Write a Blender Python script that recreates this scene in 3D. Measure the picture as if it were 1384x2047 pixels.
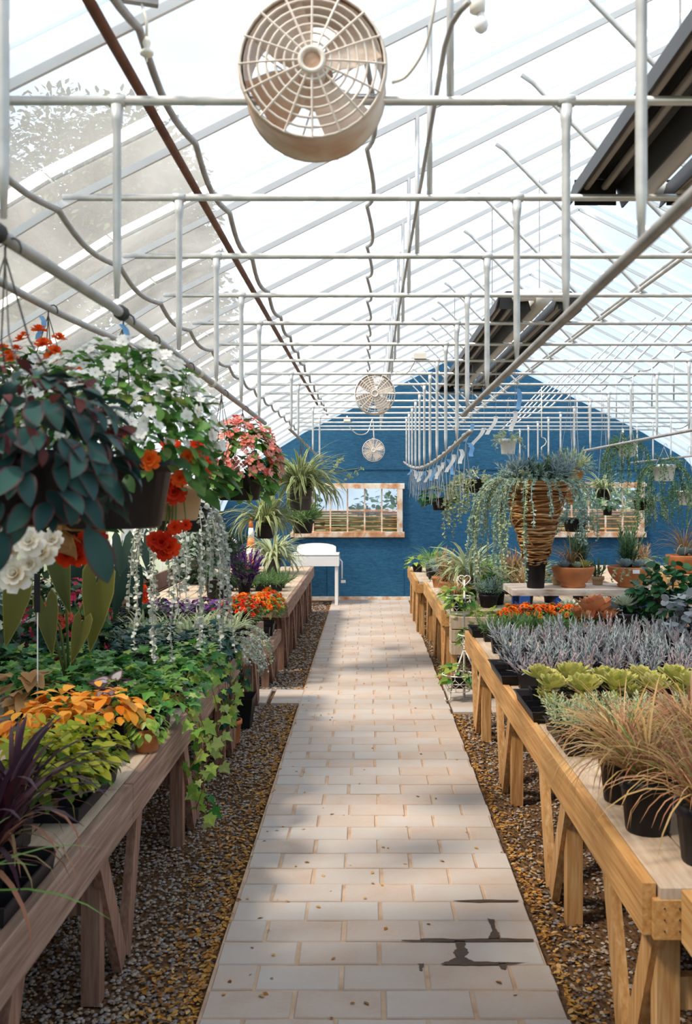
import bpy, math, random
import numpy as np
from mathutils import Vector, Matrix
from mathutils.geometry import tessellate_polygon

for _o in list(bpy.data.objects):
    bpy.data.objects.remove(_o, do_unlink=True)
random.seed(11)
RNG = np.random.default_rng(11)
S = bpy.context.scene
COL = S.collection
PI = math.pi

# ------------------------------------------------------------------ camera
F, CX, CY, H = 1990.0, 734.0, 984.0, 1.70      # focal length and principal point in photo pixels, eye height
cam = bpy.data.cameras.new('camera')
camo = bpy.data.objects.new('camera', cam); COL.objects.link(camo)
cam.sensor_fit = 'VERTICAL'; cam.sensor_height = 36.0; cam.sensor_width = 24.3
cam.lens = F * 36.0 / 2047.0
cam.shift_x = -(CX - 692.0) / 2047.0
cam.shift_y = (CY - 1023.5) / 2047.0
cam.clip_start = 0.05; cam.clip_end = 300
camo.location = (0, 0, H); camo.rotation_euler = (PI / 2, 0, 0)
cam.dof.use_dof = True; cam.dof.focus_distance = 6.5; cam.dof.aperture_fstop = 5.6
S.camera = camo

# ------------------------------------------------------------------ sky, sun, exposure
W = bpy.data.worlds.new('sky'); S.world = W; W.use_nodes = True
wn = W.node_tree.nodes; wl = W.node_tree.links
bg = wn['Background']
bg.inputs[0].default_value = (0.64, 0.81, 1.0, 1); bg.inputs[1].default_value = 0.92
sun = bpy.data.lights.new('sun', 'SUN'); sun.energy = 6.2; sun.angle = math.radians(9); sun.color = (1.0, 0.86, 0.68)
suno = bpy.data.objects.new('sun', sun); COL.objects.link(suno)
suno.location = (-6, -4, 12)
suno.rotation_euler = Vector((0.60, 0.34, -0.92)).to_track_quat('-Z', 'Y').to_euler()
S.view_settings.view_transform = 'Standard'; S.view_settings.look = 'None'
S.view_settings.gamma = 1.0; S.view_settings.use_curve_mapping = False
S.view_settings.exposure = 0.28

# ------------------------------------------------------------------ helpers: coordinates
def P(px, py, Y):
    return Vector(((px - CX) * Y / F, Y, H - (py - CY) * Y / F))
def G(px, py, z=0.0):
    return P(px, py, F * (H - z) / (py - CY))
def R(a, b): return random.uniform(a, b)

# ------------------------------------------------------------------ helpers: meshes
def tpl(verts, faces, ed=None):
    v = np.array(verts, dtype=np.float64).reshape(-1, 3)
    lo = np.array([i for f in faces for i in f], dtype=np.int64)
    to = np.array([len(f) for f in faces], dtype=np.int64)
    e = np.zeros(len(v)) if ed is None else np.array(ed, dtype=np.float64)
    return (v, lo, to, e)

class MB:
    def __init__(s): s.v, s.l, s.t, s.e, s.k, s.n = [], [], [], [], [], 0
    def add(s, t, M=None, tint=0.0):
        v, lo, to, e = t
        if M is not None:
            M = np.array(M); v = v @ M[:3, :3].T + M[:3, 3]
        s.v.append(v); s.l.append(lo + s.n); s.t.append(to); s.e.append(e); s.k.append(np.full(len(v), tint)); s.n += len(v)
        return s
    def add_many(s, t, Ms, tints):
        v, lo, to, e = t
        Ms = np.array(Ms)
        if len(Ms) == 0: return s
        k = len(Ms); N = len(v)
        vv = np.einsum('kij,nj->kni', Ms[:, :3, :3], v) + Ms[:, None, :3, 3]
        s.v.append(vv.reshape(-1, 3))
        s.l.append((lo[None, :] + (np.arange(k) * N)[:, None]).ravel() + s.n)
        s.t.append(np.tile(to, k)); s.e.append(np.tile(e, k)); s.k.append(np.repeat(np.array(tints), N)); s.n += k * N
        return s
    def raw(s, verts, faces): return s.add(tpl(verts, faces))
    def box(s, c, d, rz=0.0, bev=0.0):
        x, y, z = d[0] / 2, d[1] / 2, d[2] / 2
        if bev <= 0:
            vs = [(-x, -y, -z), (x, -y, -z), (x, y, -z), (-x, y, -z), (-x, -y, z), (x, -y, z), (x, y, z), (-x, y, z)]
            fs = [(0, 3, 2, 1), (4, 5, 6, 7), (0, 1, 5, 4), (1, 2, 6, 5), (2, 3, 7, 6), (3, 0, 4, 7)]
        else:
            b = min(bev, x * .9, y * .9, z * .9)
            vs = [(-x, -y, -z), (x, -y, -z), (x, y, -z), (-x, y, -z), (-x, -y, z - b), (x, -y, z - b), (x, y, z - b), (-x, y, z - b),
                  (-x + b, -y + b, z), (x - b, -y + b, z), (x - b, y - b, z), (-x + b, y - b, z)]
            fs = [(0, 3, 2, 1), (0, 1, 5, 4), (1, 2, 6, 5), (2, 3, 7, 6), (3, 0, 4, 7), (4, 5, 9, 8), (5, 6, 10, 9), (6, 7, 11, 10), (7, 4, 8, 11), (8, 9, 10, 11)]
        ca, sa = math.cos(rz), math.sin(rz)
        return s.raw([(c[0] + a * ca - b2 * sa, c[1] + a * sa + b2 * ca, c[2] + d2) for a, b2, d2 in vs], fs)
    def beam(s, p, q, w, h, up=(0, 0, 1)):
        p, q = Vector(p), Vector(q); d = (q - p).normalized(); u = Vector(up)
        x = d.cross(u)
        if x.length < 1e-4: x = d.cross(Vector((1, 0, 0)))
        x.normalize(); u = x.cross(d).normalized()
        vs = [tuple(o + x * (a * w / 2) + u * (b * h / 2)) for o in (p, q) for a, b in ((-1, -1), (1, -1), (1, 1), (-1, 1))]
        return s.raw(vs, [(0, 1, 2, 3), (7, 6, 5, 4), (0, 4, 5, 1), (1, 5, 6, 2), (2, 6, 7, 3), (3, 7, 4, 0)])
    def tube(s, pts, r, n=8, cap=True, closed=False):
        pts = [Vector(p) for p in pts]; m = len(pts); vs = []; fs = []
        rs = r if isinstance(r, (list, tuple)) else [r] * m
        px = None
        for i, p in enumerate(pts):
            if closed: d = pts[(i + 1) % m] - pts[i - 1]
            else: d = pts[min(i + 1, m - 1)] - pts[max(i - 1, 0)]
            d.normalize()
            if px is None:
                px = d.cross(Vector((0, 0, 1)))
                if px.length < 1e-3: px = d.cross(Vector((1, 0, 0)))
            px = (px - d * px.dot(d)).normalized(); py = d.cross(px)
            for k in range(n):
                a = 2 * PI * k / n
                vs.append(tuple(p + px * (rs[i] * math.cos(a)) + py * (rs[i] * math.sin(a))))
        for i in range(m if closed else m - 1):
            j = (i + 1) % m
            for k in range(n):
                fs.append((i * n + k, i * n + (k + 1) % n, j * n + (k + 1) % n, j * n + k))
        if cap and not closed:
            fs.append(tuple(range(n - 1, -1, -1))); fs.append(tuple((m - 1) * n + k for k in range(n)))
        return s.raw(vs, fs)
    def lathe(s, prof, n=20, c=(0, 0, 0), axis='z', cap0=True, cap1=True):
        vs = []; fs = []; m = len(prof)
        for r, z in prof:
            for k in range(n):
                a = 2 * PI * k / n
                v = (r * math.cos(a), r * math.sin(a), z)
                if axis == 'y': v = (v[0], z, v[1])
                vs.append((v[0] + c[0], v[1] + c[1], v[2] + c[2]))
        for i in range(m - 1):
            for k in range(n):
                fs.append((i * n + k, i * n + (k + 1) % n, (i + 1) * n + (k + 1) % n, (i + 1) * n + k))
        if cap0: fs.append(tuple(range(n - 1, -1, -1)))
        if cap1: fs.append(tuple((m - 1) * n + k for k in range(n)))
        return s.raw(vs, fs)
    def mesh(s, name, mat, smooth=False):
        me = bpy.data.meshes.new(name)
        if s.n:
            v = np.concatenate(s.v); lo = np.concatenate(s.l); to = np.concatenate(s.t)
            me.vertices.add(len(v)); me.vertices.foreach_set('co', v.astype(np.float32).ravel())
            me.loops.add(len(lo)); me.loops.foreach_set('vertex_index', lo.astype(np.int32))
            me.polygons.add(len(to)); me.polygons.foreach_set('loop_start', np.concatenate(([0], np.cumsum(to)[:-1])).astype(np.int32))
            me.polygons.foreach_set('use_smooth', np.full(len(to), bool(smooth)))
            e = np.concatenate(s.e); k = np.concatenate(s.k)
            a = me.attributes.new('ed', 'FLOAT', 'POINT'); a.data.foreach_set('value', e.astype(np.float32))
            a = me.attributes.new('tint', 'FLOAT', 'POINT'); a.data.foreach_set('value', k.astype(np.float32))
            me.update(calc_edges=True); me.validate()
        if mat is not None: me.materials.append(mat)
        return me
    def build(s, name, mat, parent=None, smooth=False, kind=None):
        o = bpy.data.objects.new(name, s.mesh(name, mat, smooth)); COL.objects.link(o)
        if parent is not None: o.parent = parent
        if kind: o['kind'] = kind
        return o

def tag(o, label=None, cat=None, group=None, kind=None):
    if label: o['label'] = label
    if cat: o['category'] = cat
    if group: o['group'] = group
    if kind: o['kind'] = kind
    return o
def thing(name, label, cat, loc=(0, 0, 0), group=None, rz=0.0):
    o = bpy.data.objects.new(name, None); COL.objects.link(o)
    o.empty_display_size = 0.05
    o.location = loc; o.rotation_euler = (0, 0, rz)
    return tag(o, label, cat, group)
def part(name, mesh, parent, M=None):
    o = bpy.data.objects.new(name, mesh); COL.objects.link(o); o.parent = parent
    if M is not None: o.matrix_basis = M if isinstance(M, Matrix) else Matrix([list(r) for r in np.array(M)])
    return o

# ------------------------------------------------------------------ materials
def newmat(name):
    m = bpy.data.materials.new(name); m.use_nodes = True
    nt = m.node_tree; nt.nodes.clear()
    out = nt.nodes.new('ShaderNodeOutputMaterial')
    return m, nt, out
def ramp(nt, fac, cols):
    r = nt.nodes.new('ShaderNodeValToRGB'); el = r.color_ramp.elements
    while len(el) < len(cols): el.new(0.5)
    for i, c in enumerate(cols):
        el[i].position = i / max(1, len(cols) - 1); el[i].color = (c[0], c[1], c[2], 1)
    nt.links.new(fac, r.inputs[0]); return r.outputs[0]
def noise(nt, scale, detail=3, vec=None, dist=0.0, rough=.55):
    n = nt.nodes.new('ShaderNodeTexNoise'); n.inputs['Scale'].default_value = scale; n.inputs['Detail'].default_value = detail
    n.inputs['Distortion'].default_value = dist; n.inputs['Roughness'].default_value = rough
    if vec is not None: nt.links.new(vec, n.inputs['Vector'])
    return n.outputs['Fac']
def objvec(nt, scale=(1, 1, 1), world=False):
    mp = nt.nodes.new('ShaderNodeMapping'); mp.inputs['Scale'].default_value = scale
    if world:
        g = nt.nodes.new('ShaderNodeNewGeometry'); nt.links.new(g.outputs['Position'], mp.inputs[0])
    else:
        tc = nt.nodes.new('ShaderNodeTexCoord'); nt.links.new(tc.outputs['Object'], mp.inputs[0])
    return mp.outputs[0]
def math_(nt, op, a, b):
    n = nt.nodes.new('ShaderNodeMath'); n.operation = op
    for i, x in enumerate((a, b)):
        if isinstance(x, (int, float)): n.inputs[i].default_value = x
        else: nt.links.new(x, n.inputs[i])
    return n.outputs[0]
def mixc(nt, fac, a, b):
    n = nt.nodes.new('ShaderNodeMix'); n.data_type = 'RGBA'
    for i, x in ((0, fac), (6, a), (7, b)):
        if isinstance(x, (int, float)): n.inputs[i].default_value = x
        elif isinstance(x, tuple): n.inputs[i].default_value = (x[0], x[1], x[2], 1)
        else: nt.links.new(x, n.inputs[i])
    return n.outputs[2]
def randfac(nt):
    oi = nt.nodes.new('ShaderNodeObjectInfo'); a = nt.nodes.new('ShaderNodeAttribute'); a.attribute_name = 'tint'
    return math_(nt, 'FRACT', math_(nt, 'ADD', oi.outputs['Random'], a.outputs['Fac']), 0.0)
def bump(nt, h, strength, dist=0.01):
    b = nt.nodes.new('ShaderNodeBump'); b.inputs['Strength'].default_value = strength; b.inputs['Distance'].default_value = dist
    nt.links.new(h, b.inputs['Height']); return b.outputs[0]
def principled(nt, out, col, rough=.6, metal=0.0, spec=.5, normal=None):
    b = nt.nodes.new('ShaderNodeBsdfPrincipled')
    if isinstance(col, tuple): b.inputs['Base Color'].default_value = (col[0], col[1], col[2], 1)
    else: nt.links.new(col, b.inputs['Base Color'])
    b.inputs['Roughness'].default_value = rough; b.inputs['Metallic'].default_value = metal; b.inputs['Specular IOR Level'].default_value = spec
    if normal is not None: nt.links.new(normal, b.inputs['Normal'])
    nt.links.new(b.outputs[0], out.inputs[0]); return b
def simple(name, cols, rough=.6, metal=0.0, scale=8.0, stretch=(1, 1, 1), bmp=0.0, detail=4, spec=.5, rand=0.25, world=False):
    """noise-coloured opaque material with a small per-object shift"""
    m, nt, out = newmat(name)
    n = noise(nt, scale, detail, objvec(nt, stretch, world), .12)
    oi = nt.nodes.new('ShaderNodeObjectInfo')
    f = math_(nt, 'ADD', math_(nt, 'MULTIPLY', math_(nt, 'SUBTRACT', n, .5), 1.7), math_(nt, 'ADD', math_(nt, 'MULTIPLY', oi.outputs['Random'], rand), .5 - rand / 2))
    principled(nt, out, ramp(nt, f, cols), rough, metal, spec, bump(nt, n, bmp) if bmp else None)
    return m
def leafmat(name, cols, edge=None, trans=.35, rough=.45, emin=.55, spec=.22):
    m, nt, out = newmat(name)
    c = ramp(nt, randfac(nt), cols)
    if edge is not None:
        a = nt.nodes.new('ShaderNodeAttribute'); a.attribute_name = 'ed'
        mr = nt.nodes.new('ShaderNodeMapRange'); mr.inputs[1].default_value = emin; mr.inputs[2].default_value = min(1.0, emin + .3)
        nt.links.new(a.outputs['Fac'], mr.inputs[0])
        c = mixc(nt, mr.outputs[0], c, edge)
    b = principled(nt, out, c, rough, 0, spec)
    t = nt.nodes.new('ShaderNodeBsdfTranslucent'); nt.links.new(c, t.inputs[0])
    mx = nt.nodes.new('ShaderNodeMixShader'); mx.inputs[0].default_value = trans
    nt.links.new(b.outputs[0], mx.inputs[1]); nt.links.new(t.outputs[0], mx.inputs[2]); nt.links.new(mx.outputs[0], out.inputs[0])
    return m

M = {}
# film roof: milky double polythene, part clear, part diffusing
m, nt, out = newmat('polythene_film')
wr = noise(nt, 1.6, 5, objvec(nt, (1, .5, 1)), 1.2)
bn = bump(nt, wr, .35, .08)
tl = nt.nodes.new('ShaderNodeBsdfTranslucent'); tl.inputs[0].default_value = (.93, .96, .99, 1); nt.links.new(bn, tl.inputs['Normal'])
tp = nt.nodes.new('ShaderNodeBsdfTransparent'); tp.inputs[0].default_value = (.95, .97, 1, 1)
gl = nt.nodes.new('ShaderNodeBsdfGlossy'); gl.inputs['Roughness'].default_value = .25; nt.links.new(bn, gl.inputs['Normal'])
m1 = nt.nodes.new('ShaderNodeMixShader'); nt.links.new(math_(nt, 'ADD', math_(nt, 'MULTIPLY', wr, .40), .56), m1.inputs[0])
nt.links.new(tl.outputs[0], m1.inputs[1]); nt.links.new(tp.outputs[0], m1.inputs[2])
m2 = nt.nodes.new('ShaderNodeMixShader'); m2.inputs[0].default_value = .06
nt.links.new(m1.outputs[0], m2.inputs[1]); nt.links.new(gl.outputs[0], m2.inputs[2]); nt.links.new(m2.outputs[0], out.inputs[0])
M['film'] = m
m, nt, out = newmat('rib_brightener')  # for strips added over the ribs so they show brighter than the film
tl = nt.nodes.new('ShaderNodeBsdfTranslucent'); nt.links.new(ramp(nt, noise(nt, 5, 3, objvec(nt)), [(.86, .88, .9), (.95, .96, .97)]), tl.inputs[0]); nt.links.new(tl.outputs[0], out.inputs[0])
M['ribbright'] = m
# window glass
m, nt, out = newmat('window_glass')
tp = nt.nodes.new('ShaderNodeBsdfTransparent'); gl = nt.nodes.new('ShaderNodeBsdfGlossy'); gl.inputs['Roughness'].default_value = .03
mx = nt.nodes.new('ShaderNodeMixShader'); mx.inputs[0].default_value = .08
nt.links.new(tp.outputs[0], mx.inputs[1]); nt.links.new(gl.outputs[0], mx.inputs[2]); nt.links.new(mx.outputs[0], out.inputs[0])
M['glass'] = m
M['bulb_glass'] = simple('bulb_glass', [(.8, .8, .8), (.9, .9, .9)], .1)
# blue painted strand board
m, nt, out = newmat('blue_painted_board')
v = objvec(nt, (3, 1, 14)); n1 = noise(nt, 4.5, 5, v, .8, .7); n2 = noise(nt, .7, 3, objvec(nt))
f = math_(nt, 'ADD', math_(nt, 'MULTIPLY', math_(nt, 'SUBTRACT', n1, .5), 1.5), math_(nt, 'ADD', math_(nt, 'MULTIPLY', math_(nt, 'SUBTRACT', n2, .5), .6), .45))
principled(nt, out, ramp(nt, f, [(.005, .035, .09), (.009, .064, .145), (.014, .10, .205), (.028, .135, .25), (.20, .33, .42)]), .65, 0, .3, bump(nt, n1, .5, .01))
M['bluewall'] = m
# ground
m, nt, out = newmat('gravel_soil')
v = objvec(nt, (1, 1, 1), True)
vo = nt.nodes.new('ShaderNodeTexVoronoi'); vo.inputs['Scale'].default_value = 55; nt.links.new(v, vo.inputs['Vector'])
n1 = noise(nt, 30, 5, v); n2 = noise(nt, 1.6, 3, v)
f = math_(nt, 'ADD', math_(nt, 'MULTIPLY', n1, .7), math_(nt, 'MULTIPLY', n2, .3))
c = ramp(nt, f, [(.03, .016, .009), (.08, .042, .022), (.16, .09, .045), (.26, .18, .12)])
principled(nt, out, c, .95, 0, .1, bump(nt, vo.outputs['Distance'], .8, .02))
M['soilground'] = m
M['pebble'] = leafmat('pebble_stone', [(.10, .07, .055), (.26, .23, .21), (.30, .20, .11), (.38, .36, .35), (.16, .10, .06), (.22, .21, .22), (.44, .34, .24)], None, 0.0, .85, spec=.2)
M['mulch'] = leafmat('dry_leaf_litter', [(.14, .05, .015), (.38, .17, .035), (.55, .28, .06), (.22, .09, .03), (.6, .38, .15)], None, .1, .9, spec=.1)
m, nt, out = newmat('concrete_paver')
v = objvec(nt, (1, 1, 1), True)
n1 = noise(nt, 5, 4, v, .3); n2 = noise(nt, 60, 4, v); oi = nt.nodes.new('ShaderNodeObjectInfo')
a = nt.nodes.new('ShaderNodeAttribute'); a.attribute_name = 'tint'
rf = math_(nt, 'FRACT', math_(nt, 'ADD', oi.outputs['Random'], a.outputs['Fac']), 0)
f = math_(nt, 'ADD', math_(nt, 'ADD', math_(nt, 'MULTIPLY', n1, .7), math_(nt, 'MULTIPLY', n2, .25)), math_(nt, 'SUBTRACT', math_(nt, 'MULTIPLY', rf, .3), .15))
principled(nt, out, ramp(nt, f, [(.36, .25, .19), (.43, .345, .29), (.44, .40, .37), (.52, .47, .42)]), .85, 0, .25, bump(nt, n2, .15, .004))
M['paver'] = m
M['joint'] = simple('sandy_joint', [(.30, .17, .10), (.44, .30, .20), (.52, .40, .29)], .95, scale=9, world=True)
M['wet'] = simple('wet_stone', [(.05, .03, .02), (.10, .062, .042)], .6, scale=20, spec=.2)
# wood
M['wood_grey'] = simple('weathered_wood', [(.11, .055, .038), (.20, .115, .078), (.31, .20, .145), (.42, .32, .25)], .8, scale=7, stretch=(9, .35, 9), bmp=.25)
M['wood_gold'] = simple('golden_pine', [(.27, .11, .025), (.42, .20, .055), (.52, .29, .10), (.6, .38, .17)], .7, scale=7, stretch=(9, .35, 9), bmp=.2)
M['wood_leg'] = simple('pine_leg', [(.28, .12, .03), (.46, .24, .08), (.62, .42, .22)], .75, scale=7, stretch=(9, 9, .7), bmp=.2)
M['wood_legdark'] = simple('dark_weathered_leg', [(.12, .055, .035), (.22, .115, .075), (.34, .21, .15)], .8, scale=7, stretch=(9, 9, .7), bmp=.2)
M['wood_top'] = simple('bench_top_board', [(.36, .25, .17), (.48, .37, .27), (.58, .48, .37)], .85, scale=6, stretch=(8, .8, 1), bmp=.2)
M['wood_frame'] = simple('peeling_white_frame', [(.75, .7, .62), (.72, .66, .58), (.55, .30, .16), (.40, .16, .07)], .7, scale=5, stretch=(1.5, 1, 1.5), bmp=.1)
M['wood_white'] = simple('chalky_table_top', [(.30, .16, .09), (.62, .50, .40), (.74, .68, .62), (.12, .2, .45)], .8, scale=6, stretch=(1, 6, 3), bmp=.2)
M['bluepaint'] = simple('blue_painted_wood', [(.01, .045, .18), (.018, .075, .30), (.04, .13, .40)], .55, scale=9, stretch=(5, 5, 1))
# metal
M['galv'] = simple('galvanised_steel', [(.42, .44, .46), (.60, .62, .64), (.74, .75, .76)], .42, .35, scale=14)
M['galv_dull'] = simple('dull_grey_pipe', [(.25, .24, .24), (.36, .35, .35), (.46, .45, .44)], .5, .3, scale=14)
M['rafter'] = simple('white_galvanised_rafter', [(.70, .72, .75), (.82, .84, .86)], .5, .1, scale=6)
M['rustpipe'] = simple('rusty_gas_pipe', [(.10, .035, .02), (.17, .07, .04), (.24, .12, .08)], .7, .2, scale=10)
M['polytube'] = simple('grey_poly_tube', [(.28, .28, .28), (.42, .42, .42)], .5, scale=8)
M['fanwhite'] = simple('fan_white_enamel', [(.80, .76, .72), (.74, .66, .60), (.80, .77, .74)], .4, scale=5)
M['fanrust'] = simple('rusted_fan_housing', [(.82, .77, .73), (.78, .69, .62), (.60, .38, .26), (.74, .60, .51)], .55, scale=4.5, bmp=.1)
M['black'] = simple('black_sheet_metal', [(.006, .006, .008), (.016, .015, .018)], .5, .2, scale=5)
M['heattube'] = simple('heater_tube', [(.38, .36, .34), (.55, .53, .5)], .5, .2, scale=7)
M['whitepipe'] = simple('white_flue_pipe', [(.62, .62, .62), (.78, .78, .78)], .45, scale=4)
M['wire'] = simple('steel_wire', [(.30, .30, .31), (.45, .45, .46)], .45, .4)
M['wire_white'] = simple('white_wire', [(.70, .66, .58), (.8, .78, .72)], .5)
M['darkwire'] = simple('dark_wire', [(.02, .02, .02), (.05, .05, .05)], .5)
M['tagwhite'] = simple('white_plastic_tag', [(.75, .78, .80), (.85, .87, .9)], .5)
M['tagblue'] = simple('blue_plastic_tag', [(.12, .35, .75), (.25, .5, .85)], .5)
M['enamel'] = simple('white_sink_enamel', [(.80, .80, .78), (.88, .88, .87)], .3)
M['plug'] = simple('ivory_box', [(.75, .70, .62), (.8, .76, .7)], .5)
# pots
M['blackpot'] = simple('black_plastic_pot', [(.006, .006, .008), (.012, .011, .013), (.02, .018, .019)], .45, scale=5, spec=.22)
M['greypot'] = simple('charcoal_pot', [(.03, .03, .035), (.06, .06, .065)], .5, scale=5)
M['whitepot'] = simple('white_plastic_pot', [(.62, .64, .65), (.74, .76, .78)], .45, scale=5)
M['tanpot'] = simple('tan_plastic_pot', [(.42, .28, .15), (.52, .36, .2)], .55)
M['terracotta'] = simple('terracotta', [(.40, .12, .035), (.52, .18, .06), (.60, .25, .10)], .75, scale=6)
M['soil'] = simple('potting_soil', [(.012, .008, .005), (.04, .025, .015)], .95, scale=40, bmp=.5)
M['wicker'] = leafmat('wicker_twigs', [(.14, .05, .015), (.32, .14, .045), (.48, .25, .09), (.22, .09, .03), (.58, .36, .17)], None, 0.0, .7)
M['coneorange'] = simple('orange_cone', [(.75, .16, .02), (.8, .2, .04)], .5)
# plants
M['gesneriad'] = leafmat('velvet_teal_leaf', [(.012, .045, .045), (.02, .075, .07), (.045, .12, .10), (.03, .08, .085)], (.12, .03, .035), .15, .55, emin=.72)
M['gesneriad_under'] = leafmat('velvet_purple_leaf', [(.10, .025, .03), (.16, .05, .045), (.07, .02, .03)], None, .2, .6)
M['impleaf'] = leafmat('impatiens_leaf', [(.04, .14, .03), (.08, .24, .04), (.17, .34, .07), (.03, .10, .04), (.30, .36, .08)])
M['white_fl'] = leafmat('white_petal', [(.80, .79, .74), (.9, .9, .88), (.86, .84, .80)], (.93, .93, .92), .35, .6, emin=.25)
M['cream_fl'] = leafmat('cream_petal', [(.80, .66, .40), (.86, .80, .66)], (.92, .90, .84), .35, .6, emin=.45)
M['orange_fl'] = leafmat('orange_petal', [(.80, .10, .01), (.86, .17, .012), (.70, .06, .008)], None, .35, .55)
M['red_fl'] = leafmat('vermilion_petal', [(.72, .035, .008), (.82, .07, .01), (.60, .02, .008)], None, .35, .55)
M['mari_fl'] = leafmat('orange_marigold_petal', [(.80, .13, .01), (.85, .22, .015), (.72, .06, .01), (.86, .40, .03)], None, .3, .6)
M['pink_fl'] = leafmat('salmon_petal', [(.82, .17, .13), (.86, .30, .22), (.85, .42, .36), (.74, .10, .09)], None, .35, .5)
M['mag_fl'] = leafmat('crimson_petal', [(.55, .01, .06), (.70, .03, .10), (.78, .08, .13)], None, .35, .5)
M['coral_fl'] = leafmat('coral_petal', [(.82, .13, .08), (.86, .22, .14)], None, .35, .5)
M['purple_fl'] = leafmat('purple_petal', [(.06, .01, .12), (.13, .02, .2), (.22, .06, .3), (.5, .45, .55)], None, .3, .5)
M['begleaf'] = leafmat('begonia_leaf', [(.02, .06, .018), (.04, .12, .03), (.08, .17, .04)])
M['ivy'] = leafmat('ivy_leaf', [(.02, .11, .025), (.05, .20, .035), (.13, .32, .05), (.03, .14, .06), (.25, .42, .08)], None, .3, .35)
M['ivylime'] = leafmat('lime_ivy_leaf', [(.22, .38, .05), (.40, .52, .09), (.14, .30, .05), (.5, .56, .2)], None, .4, .4)
M['ivydark'] = leafmat('dark_ivy_leaf', [(.008, .035, .02), (.015, .065, .04), (.03, .10, .07), (.012, .05, .045)], None, .2, .35)
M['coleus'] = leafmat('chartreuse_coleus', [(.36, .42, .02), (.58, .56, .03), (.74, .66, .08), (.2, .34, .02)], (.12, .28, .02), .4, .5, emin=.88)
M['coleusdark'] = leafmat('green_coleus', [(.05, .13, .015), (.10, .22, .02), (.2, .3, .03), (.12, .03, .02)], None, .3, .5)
M['coleusorange'] = leafmat('orange_coleus', [(.76, .24, .015), (.84, .36, .03), (.86, .46, .08), (.68, .18, .01)], None, .35, .5)
M['heuch'] = leafmat('silver_veined_leaf', [(.5, .42, .42), (.62, .56, .55), (.12, .03, .05)], (.15, .03, .06), .2, .5, emin=.6)
M['purplegrass'] = leafmat('purple_blade', [(.03, .008, .018), (.06, .014, .03), (.10, .03, .035)], None, .15, .4)
M['bronzegrass'] = leafmat('bronze_blade', [(.40, .24, .08), (.52, .34, .14), (.30, .20, .07), (.36, .14, .09), (.58, .44, .22)], None, .3, .5)
M['redgrass'] = leafmat('russet_blade', [(.34, .12, .08), (.44, .20, .12), (.30, .24, .1), (.24, .07, .06)], None, .3, .5)
M['greenblade'] = leafmat('green_blade', [(.12, .28, .05), (.20, .38, .09), (.30, .44, .14)], None, .35, .45)
M['spider'] = leafmat('striped_spider_blade', [(.14, .22, .06), (.20, .28, .08), (.09, .16, .05)], (.58, .56, .34), .3, .45, emin=.5)
M['variegated'] = leafmat('pale_variegated_blade', [(.30, .38, .16), (.45, .50, .28), (.22, .32, .12)], (.60, .62, .44), .3, .5, emin=.5)
M['silver'] = leafmat('silver_strand_leaf', [(.36, .40, .34), (.50, .53, .47), (.60, .62, .56), (.28, .33, .28)], None, .2, .5)
M['bluegreen'] = leafmat('blue_green_succulent', [(.16, .27, .24), (.24, .36, .31), (.32, .42, .36), (.12, .22, .17)], None, .15, .5)
M['palesedum'] = leafmat('pale_sedum', [(.36, .42, .22), (.48, .52, .32), (.28, .36, .18), (.55, .58, .42)], None, .25, .5)
M['trailgreen'] = leafmat('trailing_green', [(.06, .13, .07), (.10, .19, .09), (.16, .26, .13)], None, .25, .5)
M['senecio'] = leafmat('grey_felted_leaf', [(.22, .26, .26), (.32, .36, .36), (.40, .43, .44), (.27, .25, .29)], None, .12, .6)
M['mauve'] = leafmat('mauve_grey_leaf', [(.28, .22, .24), (.38, .32, .34), (.30, .31, .33)], None, .12, .6)
M['aeonium'] = leafmat('lime_aeonium_leaf', [(.34, .38, .06), (.46, .46, .10), (.56, .52, .16), (.26, .32, .05)], (.62, .52, .20), .25, .45, emin=.6)
M['echeveria'] = leafmat('pale_echeveria_leaf', [(.38, .46, .34), (.46, .54, .42)], (.5, .5, .4), .15, .45, emin=.8)
M['echblue'] = leafmat('blue_echeveria_leaf', [(.20, .28, .31), (.28, .36, .38)], None, .12, .45)
M['copper'] = leafmat('copper_leaf', [(.42, .15, .06), (.52, .24, .11), (.36, .10, .05), (.5, .32, .16)], None, .25, .45)
M['darkpurple'] = leafmat('near_black_leaf', [(.03, .01, .02), (.06, .018, .03)], None, .1, .4)
M['jade'] = leafmat('dark_jade_leaf', [(.012, .06, .025), (.025, .10, .035), (.05, .15, .05)], None, .1, .35)
M['colocasia'] = leafmat('olive_elephant_ear', [(.09, .10, .018), (.16, .15, .03), (.07, .085, .025)], (.30, .26, .07), .4, .45, emin=.92)
M['alocasia'] = leafmat('dark_elephant_ear', [(.02, .045, .03), (.035, .07, .045), (.06, .10, .07)], None, .25, .35)
M['tanleaf'] = leafmat('tan_begonia_leaf', [(.45, .24, .09), (.55, .33, .14)], None, .4, .5)
M['stem'] = leafmat('green_stem', [(.12, .18, .05), (.2, .22, .07)], None, .1, .5)
M['redstem'] = leafmat('red_brown_stem', [(.20, .06, .025), (.28, .10, .04)], None, .1, .5)
M['darkbush'] = leafmat('dark_bush_leaf', [(.01, .03, .012), (.02, .055, .02), (.04, .08, .03)], None, .2, .4)
M['groundcover'] = leafmat('thyme_leaf', [(.06, .14, .04), (.10, .21, .06), (.15, .26, .1)], None, .25, .5)
M['treeleaf'] = leafmat('tree_leaf', [(.015, .04, .012), (.03, .07, .02), (.05, .10, .03)], None, .2, .6)
M['hedge'] = leafmat('hedge_leaf', [(.08, .17, .06), (.16, .28, .12), (.28, .4, .2)], None, .35, .6)
M['bark'] = simple('bark', [(.04, .025, .015), (.09, .06, .04)], .9, scale=9)
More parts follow.
